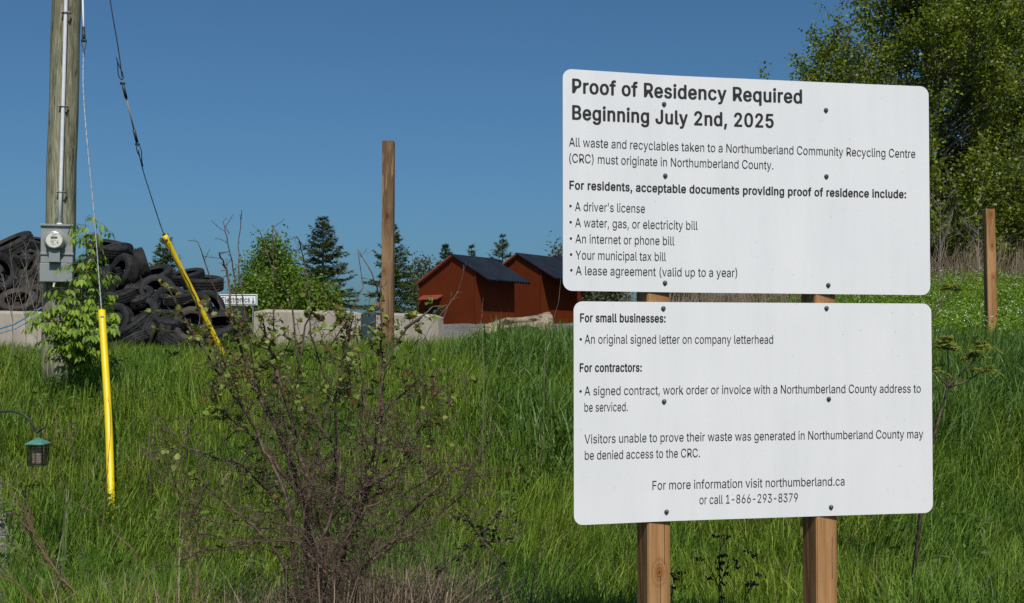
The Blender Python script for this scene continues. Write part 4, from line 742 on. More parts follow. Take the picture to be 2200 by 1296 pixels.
special = [   # px, py, depth, axis towards, mesh, label
    (264, 588, 19.9, (-.62, -.7, .3), 1, 'black tyre with hollow facing left, below the top of the heap right of the meter'),
    (305, 570, 20.4, (.93, .3, .3), 0, 'black tyre standing on edge at the skyline of the heap'),
    (331, 597, 20.2, (-.2, -.45, .85), 1, 'broad black tyre leaning under the skyline, left of the slanting yellow guard'),
    (338, 628, 19.7, (.35, -.8, .45), 0, 'tyre with a wide dark hollow in the middle of the heap'),
    (292, 640, 19.4, (-.1, -.5, .86), 0, 'black tyre lying nearly flat in the middle of the heap'),
    (297, 672, 19.1, (.12, -.66, .74), 1, 'black tyre with a large open hollow tilted to the road, low in the heap'),
    (290, 704, 18.8, (-.55, -.3, .8), 1, 'black tyre below the open tilted one, its tread to the road'),
    (368, 690, 18.8, (.15, -.35, .93), 0, 'finely grooved tyre lying flat left of the slanting yellow guard'),
    (413, 700, 18.7, (.1, -.9, .3), 3, 'dusty brown tyre with dark hollow beside the slanting yellow guard'),
    (402, 596, 20.4, (-.15, -.3, .94), 0, 'black tyre lying on the skyline behind the slanting yellow guard'),
    (437, 610, 20.2, (.05, -.2, .97), 1, 'black tyre at the right shoulder of the heap, tread showing'),
    (466, 706, 18.9, (-.1, -.45, .88), 4, 'large black tyre lying at the right foot of the heap'),
    (448, 660, 19.6, (.7, -.6, .3), 2, 'small black tyre right of the slanting guard below the white sign'),
    (500, 694, 19.9, (-.3, -.8, .4), 2, 'small black tyre low in the heap under the white Electronics sign'),
    (38, 650, 18.9, (.1, -.6, .78), 3, 'brown dusty tyre resting on the left concrete barrier'),
    (70, 646, 19.2, (-.2, -.7, .65), 3, 'brown tyre resting beside the pole above the left barrier'),
    (-8, 585, 19.6, (.75, -.62, .15), 1, 'black tyre cut by the left edge of the photo'),
    (18, 575, 20.3, (.2, -.62, .75), 4, 'large black tyre high in the heap left of the pole'),
    (22, 532, 20.8, (-.35, -.4, .84), 4, 'large dusty tyre at the skyline left of the pole'),
    (72, 580, 20.0, (-.7, -.55, .4), 3, 'brown tyre with dark hollow just left of the meter box'),
    (62, 556, 20.4, (.1, -.3, .95), 0, 'black tyre lying at the skyline left of the meter box'),
    (90, 526, 20.9, (.25, -.15, .95), 2, 'narrow tyre lying at the top of the heap behind the meter box'),
    (232, 536, 20.6, (.2, -.25, .95), 1, 'black tyre lying on the skyline just right of the leafy sapling'),
    (250, 545, 20.9, (-.3, .2, .93), 0, 'tyre lying back at the top of the heap'),
]
used_px = []
for (px_, py_, d_, a_, m_, l_) in special:
    put_tyre(px_, py_, d_, a_, m_, l_); used_px.append((px_, py_, d_))
tr = random.Random(21)
def region_words(px, py):
    fr = (py - top_at(px)) / (745 - top_at(px))
    h = 'near the top' if fr < .3 else 'halfway down' if fr < .62 else 'at the foot'
    w_ = 'left of the utility pole' if px < 92 else 'behind the leafy sapling' if px < 215 else 'between the two yellow guards' if px < 395 else 'right of the slanting guard'
    return h, w_
for layer, dback in ((0, 0.0), (1, 0.4), (2, 0.85)):
    y = 742 - 8 * layer
    row = 0
    while y > 485:
        x = -130 + (row % 2) * 30 + tr.random() * 20
        while x < 550:
            px_, py_ = x + tr.uniform(-10, 10), y + tr.uniform(-9, 9)
            lo = top_at(px_) + 30 + 4 * layer
            behind_wall = px_ < 206
            if py_ > lo and not (behind_wall and py_ > 690):
                hgt = (745 - py_) / FPX * 19
                dd_ = (18.6 + .95 * hgt if not behind_wall else 19.35 + .75 * hgt) + dback + tr.uniform(-.15, .15) + (0.8 * max(0, px_ - 440) / 100)
                if all(abs(px_ - u_) > 30 or abs(py_ - v_) > 22 or dd_ > w_ + .42 for u_, v_, w_ in used_px):
                    th = tr.uniform(0, 6.28); el = tr.choice([tr.uniform(.1, .6), tr.uniform(.5, 1.0), tr.uniform(.7, 1.45), tr.uniform(.9, 1.45)])
                    az = tr.gauss(0, .9)
                    kind_ = tr.random()
                    if kind_ < .38: el = tr.uniform(1.0, 1.45)
                    elif kind_ < .7: el, az = tr.uniform(-.25, .5), tr.choice((-1, 1)) * tr.uniform(.95, 1.5)
                    else: el = tr.uniform(.15, .8)
                    axis = (math.sin(az) * math.cos(el), -math.cos(az) * math.cos(el), math.sin(el))
                    mi = tr.choices([0, 1, 2, 3], [5, 3, 3, 1.1])[0]
                    h, w_ = region_words(px_, py_)
                    col_ = 'dusty brown tyre' if mi == 3 else ('black tyre', 'broad black tyre', 'narrow black tyre')[mi]
                    pose = 'lying tilted' if el > .75 else 'with hollow to the left' if az < -.35 else 'with hollow to the right' if az > .35 else 'with hollow to the road'
                    if layer: pose = 'half buried'
                    put_tyre(px_, py_, dd_, axis, mi, '%s %s %s, %s' % (col_, pose, h, w_))
            x += 46
        y -= 27; row += 1
# ================================================================== RED-BROWN SHEDS
m_shed, nt, b = mat_base('red_brown_paint', 0.6, 0.08)
v = geo_pos(nt); n1 = noise(nt, v, 1.3, 5, .6); n2 = noise(nt, geo_pos(nt, (1, 1, .25)), 7, 4, .6)
c = ramp_of(nt, n1.outputs[0], [(0.3, (0.092, 0.0175, 0.0048)), (0.7, (0.116, 0.0225, 0.0065))])
nt.links.new(mixc(nt, .4, c, ramp_of(nt, n2.outputs[0], [(.3, (.8, .78, .76)), (.65, (1.06, 1.05, 1.05))]), 'MULTIPLY'), b.inputs['Base Color'])
m_shed_trim = mat_mottled('lighter_red_trim', (0.2, 0.042, 0.02), (0.25, 0.06, 0.03), 3, .5, 0)
m_roof = mat_mottled('dark_blue_steel_roof', (0.006, 0.009, 0.016), (0.014, 0.02, 0.031), 1.6, 0.55, 0.1, 30, .003, spec=.12)
m_dark = mat_flat('dark_gap', (0.01, 0.008, 0.007), .9)
def shed(px, py, d, psi, label, hatch=True, k=1.0):
    """px, py: foot of the corner where gable wall and long wall meet. psi: how far the gable wall turns from facing us."""
    o = P(px, py, d); ps = R(psi)
    gu = Vector((-math.cos(ps), math.sin(ps), 0))      # along the gable wall, away from the corner
    su = Vector((math.sin(ps), math.cos(ps), 0))       # along the long wall, away from the corner
    up = Vector((0, 0, 1))
    WL, WR = 1.45 * 1.0, .92                            # left and right of the ridge
    W = WL + WR; LEN = 2.15; h_r, h_t, h_l = 1.69, 2.21, 1.37; OH = .6
    root = empty('shed', o, label, 'shed')
    def Q(a, s, z): return o + (gu * a + su * s + up * z) * k
    mb = MB()
    A = [(0, 0), (0, h_r), (WR, h_t), (W, h_l), (W, 0)]
    mb.v = [tuple(Q(a, 0, z + .06)) for a, z in A] + [tuple(Q(a, LEN, z + .06)) for a, z in A]
    mb.f = [(0, 1, 2, 3, 4), (9, 8, 7, 6, 5), (0, 5, 6, 1), (3, 8, 9, 4)]
    mb.build('wall', m_shed, root)
    mb = MB(); Mb = Matrix((( -math.cos(ps), math.sin(ps), 0), (math.sin(ps), math.cos(ps), 0), (0, 0, 1))).transposed()
    g0 = min(gz(Q(a, s, 0).x, Q(a, s, 0).y) for a in (0, W) for s in (0, LEN))
    for s in (.12, LEN / 2, LEN - .12): mb.box(Q(W / 2, s, (g0 - o.z - .1 + .06) / 2), (W - .1, .12, .06 - (g0 - o.z - .1)), Mb)
    mb.build('skid', m_dark, root)
    mb = MB()
    for a, z in ((0.0, 0), (W, 0)): mb.box(Q(a, -.012, .06 + (h_r if a == 0 else h_l) / 2), (.05, .024, (h_r if a == 0 else h_l) - .02), Mb)
    mb.build('corner_trim', m_shed, root)
    # roof: two corrugated sheets
    def sheet(name, a0, z0, a1, z1, mat, lift):
        mb = MB(); n = 90; rows = 6; s0, s1 = -.1, LEN + .08
        ln = math.hypot(a1 - a0, z1 - z0); nx, nz = -(z1 - z0) / ln, (a1 - a0) / ln
        if nz < 0: nx, nz = -nx, -nz
        for l in (lift, lift - .035):
            for j in range(rows + 1):
                for i in range(n + 1):
                    s = s0 + (s1 - s0) * i / n; t = j / rows
                    w = l + (.02 if i % 6 in (1, 2) else -.045 if i % 6 == 4 else 0.0)
                    mb.v.append(tuple(Q(a0 + (a1 - a0) * t + nx * w, s, z0 + (z1 - z0) * t + nz * w + .06)))
        o_ = (rows + 1) * (n + 1)
        for j in range(rows):
            for i in range(n):
                q = j * (n + 1) + i
                mb.f += [(q, q + 1, q + n + 2, q + n + 1), (o_ + q, o_ + q + n + 1, o_ + q + n + 2, o_ + q + 1)]
        for i in range(n): mb.f.append((i, o_ + i, o_ + i + 1, i + 1)); q = rows * (n + 1) + i; mb.f.append((q, q + 1, o_ + q + 1, o_ + q))
        for j in range(rows):
            q = j * (n + 1); mb.f.append((q, q + n + 1, o_ + q + n + 1, o_ + q)); q += n; mb.f.append((q, o_ + q, o_ + q + n + 1, q + n + 1))
        return mb.build(name, mat, root)
    sl = (h_t - h_r) / WR
    rf = sheet('roof', WR, h_t + .012, -OH, h_t + .012 - (WR + OH) * sl, m_roof, .055)
    sheet('back_roof', WR + .02, h_t + .012, W + .08, h_l + .012 - .08 * (h_t - h_l) / WL, m_shed_trim, .05)
    mb = MB(); sl2 = (h_t - h_l) / WL
    mb.tube([Q(W + .08, -.12, h_l - .08 * sl2 + .075), Q(WR, -.12, h_t + .09)], .035, 4); mb.build('bargeboard', m_shed_trim, root)
    mb = MB(); mb.tube([Q(WR, -.13, h_t + .12), Q(WR, LEN + .1, h_t + .12)], .03, 6); mb.build('ridge_cap', m_roof, root)
    mb = MB(); mb.tube([Q(.35, -.004, .0), Q(.35, -.02, .05)], .03, 6); mb.build('tie_down', m_shed_trim, root)
    if hatch:                                            # hooded chute in the gable wall
        a0, a1 = W - .16, W - 1.0
        mb = MB(); z1, z0 = .98, .84
        mb.v = [tuple(Q(a, s, z + .06)) for a in (a0, a1) for s, z in ((-.005, z1), (-.3, z0), (-.3, z0 - .03), (-.005, z1 - .05))]
        mb.f = [(0, 1, 5, 4), (1, 2, 6, 5), (2, 3, 7, 6), (0, 3, 2, 1), (4, 5, 6, 7)]
        mb.build('hood', m_shed_trim, root)
        mb = MB(); mb.box(Q((a0 + a1) / 2, -.008, .5), (abs(a1 - a0) - .06, .012, .2), Mb); mb.build('chute_opening', m_dark, root)
    return root
shed(1021.5, 700, 36.0, 36, 'nearest red-brown metal shed with dark corrugated roof and a hooded chute')
shed(1163, 697, 39.6, 36, 'second red-brown metal shed, its roof running behind the white board', hatch=False, k=1.1)
shed(1240, 690, 45.0, 36, 'third red-brown shed, only a strip showing beside the white boards', hatch=False, k=1.15)

# ================================================================== BOULDER
m_rock, nt, b = mat_base('pale_limestone', 0.9, 0.15)
v = coords(nt); n1 = noise(nt, v, 3.5, 8, .7); n2 = noise(nt, v, 22, 6, .7)
c = ramp_of(nt, n1.outputs[0], [(0.4, (0.13, 0.105, 0.08)), (0.5, (0.27, 0.215, 0.155)), (0.66, (0.4, 0.32, 0.225))])
nt.links.new(mixc(nt, .6, c, ramp_of(nt, n2.outputs[0], [(.35, (.6, .57, .54)), (.6, (1.08, 1.06, 1.04))]), 'MULTIPLY'), b.inputs['Base Color'])
bump(nt, b, n2.outputs[0], .7, .03)
from mathutils import noise as mn
def boulder(px, py, d, label):
    c = P(px, py, d); mpp = d / FPX; bm = bmesh.new(); bmesh.ops.create_icosphere(bm, subdivisions=5, radius=1)
    prof = [(-1, .42), (-.75, .5), (-.45, .64), (-.2, .72), (.1, .82), (.45, 1.0), (.7, .98), (.86, .8), (1, .3)]
    for v in bm.verts:
        x, y, z = v.co
        h = np.interp(x, [p[0] for p in prof], [p[1] for p in prof])
        n = mn.fractal(v.co * 1.6, 1.0, 2.0, 6) * .22 + mn.fractal(v.co * 5 + Vector((3, 1, 2)), 1.0, 2.0, 6) * .09 + abs(mn.noise(v.co * 2.3 + Vector((7, 2, 1)))) * -.16
        sq = lambda t: math.copysign(abs(t) ** .62, t)
        v.co = Vector((sq(x) * 92 * mpp * (1 + n * .5), sq(y) * .55 * (1 + n), (sq(z) * (h + n * .6)) * 62 * mpp))
    me = bpy.data.meshes.new('boulder'); bm.to_mesh(me); bm.free(); me.materials.append(m_rock)
    o = link(bpy.data.objects.new('boulder', me)); o.location = c
    return tag(o, label, 'boulder')
boulder(1111, 732, 18.5, 'pale rough limestone boulder lying in the grass in front of the sheds')

# ================================================================== TREES
m_bark = mat_mottled('grey_brown_bark', (0.06, 0.05, 0.042), (0.2, 0.175, 0.145), 9, .9, .6, 25, .02, stretch=(1, 1, .3))
m_bark_pale = mat_mottled('pale_bark', (0.15, 0.13, 0.11), (0.34, 0.31, 0.27), 9, .9, .4, 25, .02, stretch=(1, 1, .3))
m_needle = mat_leaf('spruce_needles', [(0, (0.024, 0.04, 0.012)), (.5, (0.055, 0.08, 0.02)), (1, (0.135, 0.135, 0.03))], .2, spec=.08)
m_needle2 = mat_leaf('fresh_fir_needles', [(0, (0.03, 0.055, 0.013)), (.5, (0.07, 0.105, 0.022)), (1, (0.15, 0.17, 0.03))], .2, spec=.08)
m_poplar = mat_leaf('poplar_leaves', [(0, (0.055, 0.082, 0.005)), (.5, (0.135, 0.18, 0.013)), (1, (0.24, 0.285, 0.028))], .4, rough=.42, spec=.3)
m_fresh = mat_leaf('bright_spring_leaves', [(0, (0.05, 0.1, 0.008)), (.5, (0.11, 0.19, 0.014)), (1, (0.18, 0.26, 0.022))], .35)
m_hazy = mat_leaf('budding_leaves', [(0, (0.05, 0.065, 0.03)), (1, (0.12, 0.13, 0.065))], .3)
def spruce(px, ytop, ybase, d, wpx, label, mat, seed, gap=.0, name='spruce_tree'):
    rg = np.random.default_rng(seed)
    tp = P(px, ytop, d); x, y = tp.x, tp.y; zb = min(gz(x, y), P(px, ybase, d).z); H = tp.z - zb; Rm = wpx / 2 * d / FPX
    root = empty(name, (x, y, zb), label, 'tree', 'conifers on the skyline')
    mb = MB(); mb.tube([(x, y, zb - .3), (x, y, zb + H * .6), (x, y, zb + H)], [.035 * H * .5, .02 * H * .5, .01], 8); mb.build('trunk', m_bark, root)
    pos, dr, nr, ln = [], [], [], []
    br = MB()
    nwh = int(18 + H * 3.0)
    for i in range(nwh):
        t = (i + rg.random()) / nwh; z0_ = zb + H * (1 - .985 * t ** .95)
        Lb = Rm * (t ** .8) * 1.85 + .03 * H / 5
        nb = int(rg.integers(5, 8))
        a0 = rg.random() * 6.28
        for k in range(nb):
            if rg.random() < gap: continue
            a = a0 + k * 6.28 / nb + rg.normal() * .25; L_ = Lb * rg.choice([rg.uniform(.45, .9), rg.uniform(.8, 1.1)]); 
            u = np.array([math.cos(a), math.sin(a), 0]); side = np.array([-u[1], u[0], 0])
            rise = .45 - .6 * t + rg.normal() * .16; z = z0_ + rg.normal() * .012 * H
            m = max(6, int(L_ * 30))
            s = np.sort(rg.random(m)) ** .75
            cx = x + u[0] * L_ * s; cyy = y + u[1] * L_ * s
            cz = z + L_ * (rise * s - .5 * s * s * t + .28 * s ** 3)
            br.tube([(x, y, z), (x + u[0] * L_ * .5, y + u[1] * L_ * .5, z + L_ * (rise * .5 - .125 * t + .035)), (x + u[0] * L_, y + u[1] * L_, z + L_ * (rise - .5 * t + .28))], [.012, .008, .003], 3, False)
            for q in range(m):
                wq = (1 - s[q] * .75) * L_ * .3
                for sg in (-1, 1, 0):
                    off = side * sg * wq * rg.uniform(.1, .7)
                    pos.append((cx[q] + off[0], cyy[q] + off[1], cz[q] - abs(sg) * wq * .12))
                    v = u * rg.uniform(.5, 1) + side * sg * rg.uniform(.5, 1.1) + np.array([0, 0, rg.normal() * .35 - .15 * t])
                    dr.append(v); nr.append((rg.normal() * .5, rg.normal() * .5, 1)); ln.append(rg.uniform(.6, 1.25))
    br.build('branches', m_bark, root)
    ls = np.array(ln) * (.1 + .02 * H)
    leaf_mesh('foliage', pos, dr, nr, ls, ls * .26, mat, root, 'diamond', .02)
    return root
spruce(694, 466, 690, 58, 128, 'tall dark spruce with ragged tiers behind the concrete barrier', m_needle, 1, .08)
spruce(846, 486, 690, 60, 96, 'slim greener spruce half hidden by the tall bare post', m_needle2, 2, .05)
spruce(356, 506, 690, 62, 80, 'spruce top showing over the tyre heap behind the slanting yellow guard', m_needle2, 3, .1)
spruce(957, 523, 690, 75, 62, 'small dark spruce behind the left slope of the nearest shed roof', m_needle, 4, .1)
spruce(1013, 524, 690, 60, 40, 'thin pale sapling tip over the ridge of the nearest shed', m_needle2, 5, .45)
spruce(1080, 505, 690, 62, 92, 'open green fir between the two shed roofs', m_needle2, 6, .3)
def broadleaf(px, ytop, ybase, d, wpx, label, mat, bark, seed, nleaf, lsize, clumps=60, trunk_r=.1, shape='heart', cx=None, airy=.5, group='leafy trees behind the yard', lobes=None, lowest=.2, name='leafy_tree', jit=1.0):
    rg = np.random.default_rng(seed)
    tp = P(px, ytop, d); x, y = tp.x, tp.y; zb = min(gz(x, y), P(px, ybase, d).z) if ybase > 0 else gz(x, y)
    H = tp.z - zb; Rm = wpx / 2 * d / FPX
    root = empty(name, (x, y, zb), label, 'tree', group)
    tk = MB(); br = MB()
    lean = rg.normal(size=2) * .02 * H
    def axis(t): return np.array([x + lean[0] * t + .03 * H * math.sin(3 * t + seed), y + lean[1] * t, zb + H * t])
    tk.tube([axis(-.03)] + [axis(t) for t in np.linspace(0.02, .94, 14)], [trunk_r * 1.25] + [trunk_r * (1 - .93 * t) for t in np.linspace(0.02, .94, 14)], 10)
    tk.build('trunk', bark, root, smooth=True)
    cl = []
    for i in range(clumps):
        t = lowest + (1 - lowest) * (i + rg.random()) / clumps
        tt = (t - lowest) / (1 - lowest)
        prof = (math.sin(math.pi * min(1, .12 + .8 * tt) ** .8) ** .7) if lobes is None else np.interp(tt, lobes[0], lobes[1])
        a = rg.random() * 6.283; L_ = Rm * prof * (.35 + .65 * rg.random() ** .5)
        b0 = axis(max(.08, t - .16 - .12 * rg.random()))
        tip = axis(t) + np.array([math.cos(a) * L_, math.sin(a) * L_, .05 * H * rg.normal() * .6])
        mid = (b0 + tip) / 2 + np.array([0, 0, -.03 * H * rg.random()]) + rg.normal(size=3) * .015 * H
        r0 = trunk_r * .32 * (1 - .7 * tt)
        br.tube([b0, (b0 + mid) / 2, mid, (mid + tip) / 2 + rg.normal(size=3) * .01 * H, tip], [r0, r0 * .8, r0 * .6, r0 * .4, r0 * .15], 5, False)
        cl.append((mid, tip, L_))
    cl_tw = []
    for mid, tip, L_ in cl:
        for k in range(5):
            s = rg.uniform(.1, 1.0); p = mid + (tip - mid) * s
            v = rg.normal(size=3) * np.array([.8, .8, .7]) + (tip - mid) / max(L_, .3) * .4 + np.array([0, 0, .55])
            v = v / np.linalg.norm(v); l2 = Rm * rg.uniform(.13, .36)
            q = p + v * l2
            br.tube([p, (p + q) / 2 + rg.normal(size=3) * .05 * l2, q], [.009 * Rm / 2, .006 * Rm / 2, .002], 4, False); cl_tw.append((p, q))
    br.build('branches', bark, root)
    n = nleaf // len(cl_tw); pos = []; 
    for p, q in cl_tw:
        s = rg.random((n, 1)); sp = lsize * (1.1 + 1.5 * airy)
        pos.append(p + (q - p) * s * 1.08 + rg.normal(size=(n, 3)) * sp * jit)
    pos = np.concatenate(pos); m = len(pos)
    dr = rg.normal(size=(m, 3)) * np.array([1, 1, .6]) + np.array([0, 0, -.55]); nr = rg.normal(size=(m, 3)) + np.array([0, -.3, .5])
    ls = lsize * rg.uniform(.65, 1.25, m)
    leaf_mesh('crown', pos, dr, nr, ls, ls * .82, mat, root, shape, .06)
    return root
# the two big poplars at the right
broadleaf(2000, -150, 600, 33, 640, 'large poplar rising behind the white boards, its left crown edge against the sky', m_poplar, m_bark, 11, 105000, .09, 260, .2,
          lobes=([0, .1, .3, .5, .6, .68, .76, .82, .9, 1], [.75, .95, 1.12, 1.14, 1.05, .9, .62, .46, .3, .1]), lowest=.03, airy=.35, group='large poplars at the right', name='poplar_tree')
broadleaf(2230, -330, 600, 36, 520, 'large dense poplar at the right edge of the photo behind the shorter bare post', m_poplar, m_bark, 12, 88000, .095, 230, .3,
          lobes=([0, .1, .25, .45, .6, .75, .9, 1], [.7, .95, 1.05, 1.08, 1.0, .85, .6, .15]), lowest=.09, airy=.35, group='large poplars at the right', name='poplar_tree')
broadleaf(1782, 84, 600, 36, 170, 'slender young poplar behind the upper right of the white board', m_poplar, m_bark, 16, 16000, .09, 70, .07, lobes=([0, .4, .75, .9, 1], [.6, .9, 1.0, .8, .25]),
          lowest=.15, airy=.35, group='large poplars at the right', name='poplar_tree')
broadleaf(576, 520, 700, 50, 120, 'bright green bushy maple behind the middle concrete barrier', m_fresh, m_bark, 13, 7600, .14, 36, .09, shape='pointed', lowest=.1, airy=.5, lobes=([0, .2, .5, .8, .92, 1], [.75, 1.0, 1.0, .88, .65, .35]))
broadleaf(626, 578, 700, 49, 62, 'shorter bright green bush leaning against the dark spruce', m_fresh, m_bark, 21, 4500, .14, 26, .06, shape='pointed', lowest=.1, airy=.5)
broadleaf(676, 618, 700, 47, 100, 'low bright green shrub at the foot of the dark spruce', m_fresh, m_bark, 14, 5000, .14, 30, .05, shape='pointed', lowest=.05, airy=.6)
broadleaf(540, 600, 700, 47, 70, 'low green shrub just above the white Electronics sign', m_fresh, m_bark, 19, 3000, .14, 24, .05, shape='pointed', lowest=.05, airy=.6)
broadleaf(912, 560, 690, 80, 74, 'hazy budding tree behind the left end of the nearest shed', m_hazy, m_bark_pale, 15, 2600, .17, 40, .07, lowest=.1, airy=.8)
broadleaf(1196, 516, 690, 52, 56, 'thin budding birch just left of the upper white board', m_hazy, m_bark_pale, 17, 1300, .11, 50, .05, lowest=.15, airy=.9)
for i, (px, yt, d, w_, lab, mt) in enumerate(((1300, 600, 42, 120, 'rounded olive shrub seen through the gap between the boards, near the left post', m_hazy), (1480, 596, 40, 150, 'broad olive shrub in the gap between the two boards', m_hazy),
                                  (1640, 606, 34, 120, 'bright green shrub in the gap left of the right post', m_fresh), (1860, 602, 32, 130, 'green shrub in the gap right of the right post', m_fresh))):
    broadleaf(px, yt, 700, d, w_, lab, mt, m_bark, 30 + i, 5000, .11, 40, .04, lowest=.04, airy=.7, group='shrubs behind the boards', name='shrub', shape='pointed')

for i, (px, yt, w_, lab) in enumerate(((2040, 452, 150, 'shady undergrowth bush below the poplars, just right of the white boards'), (2120, 440, 150, 'shady undergrowth bush behind the shorter bare post'), (2200, 455, 150, 'shady undergrowth bush at the right edge of the photo below the poplars'))):
    broadleaf(px, yt, 640, 35.5, w_, lab, m_poplar, m_bark, 50 + i, 9000, .1, 50, .05, lowest=.02, airy=.5, group='undergrowth below the poplars', name='shrub', lobes=([0, .3, .7, 1], [1, 1.05, .9, .3]))
# bare saplings and dead brush under the poplars
m_dead = mat_leaf('dead_stalks', [(0, (0.09, 0.062, 0.04)), (.5, (0.18, 0.13, 0.088)), (1, (0.3, 0.225, 0.155))], .05)
m_twig = mat_mottled('grey_twig', (0.1, 0.085, 0.07), (0.24, 0.21, 0.18), 30, .85, 0)
def bare_sapling(px, ytop, ybase, d, seed, label, sp=.5):
    rg = random.Random(seed); b = P(px, ybase, d); t = P(px + 3, ytop, d); H = t.z - b.z
    root_p = Vector((b.x, b.y, min(b.z, gz(b.x, b.y)) - .1)); mb = MB()
    mb.tube([root_p, b.lerp(t, .5), t], [.022, .015, .004], 6)
    def grow(p, v, L_, r, dep):
        q = p + v * L_ * .5 + Vector((rg.gauss(0, .03), rg.gauss(0, .03), 0)) * L_; e = q + (v + Vector((rg.gauss(0, .12), rg.gauss(0, .12), .22))).normalized() * L_ * .5
        mb.tube([p, q, e], [r, r * .7, r * .3], 4, False)
        if dep: 
            for k in range(3): grow(q.lerp(e, rg.random()), (v + Vector((rg.gauss(0, .5), rg.gauss(0, .5), rg.gauss(.1, .3)))).normalized(), L_ * rg.uniform(.35, .6), r * .5, dep - 1)
    for i in range(12):
        a = rg.random() * 6.28; f = .35 + .6 * i / 12
        grow(b.lerp(t, f), Vector((math.cos(a) * sp, math.sin(a) * sp, .75)).normalized(), H * rg.uniform(.2, .45) * (1.2 - f * .6), .009, 2)
    return tag(mb.build('bare_sapling', m_twig), label, 'sapling', 'bare saplings below the poplars')
bare_sapling(2018, 430, 640, 24, 1, 'leafless pale sapling forking beside the right edge of the boards')
bare_sapling(2100, 470, 640, 27, 2, 'leafless sapling leaning just left of the shorter bare post', .8)
def stalks(name, n, fx, mat, h0, h1, r, spread, seed, kind='stuff', parent=None):
    rg = np.random.default_rng(seed); V = []
    for i in range(n):
        x, y = fx(rg); z = gz(x, y) - .05; h = rg.uniform(h0, h1)
        a = rg.random() * 6.28; l = abs(rg.normal()) * spread * h; 
        p0 = np.array([x, y, z]); p1 = p0 + np.array([math.cos(a) * l * .35, math.sin(a) * l * .35, h * .55]); p2 = p0 + np.array([math.cos(a) * l + rg.normal() * .04, math.sin(a) * l + rg.normal() * .04, h * (1 - .25 * min(1.5, l / h))])
        b = rg.random() * 3.14; w = np.array([math.cos(b), math.sin(b), 0]) * r * rg.uniform(.6, 1.4); w2 = np.array([-w[1], w[0], 0])
        V.append([p0 - w, p0 + w * .5 + w2 * .87, p0 + w * .5 - w2 * .87, p1 - w * .8, p1 + w * .4 + w2 * .7, p1 + w * .4 - w2 * .7, p2])
    return fast_mesh(name, np.array(V), 7, mat, parent, tmpl=[(0, 1, 4, 3), (1, 2, 5, 4), (2, 0, 3, 5), (3, 4, 6), (4, 5, 6), (5, 3, 6)])
def fx_brush(rg):
    y = rg.uniform(24, 33); return rg.uniform(.1, .52) * y, y
tag(stalks('dead_brush', 4500, fx_brush, m_dead, .4, 1.6, .006, .5, 5), kind='stuff')

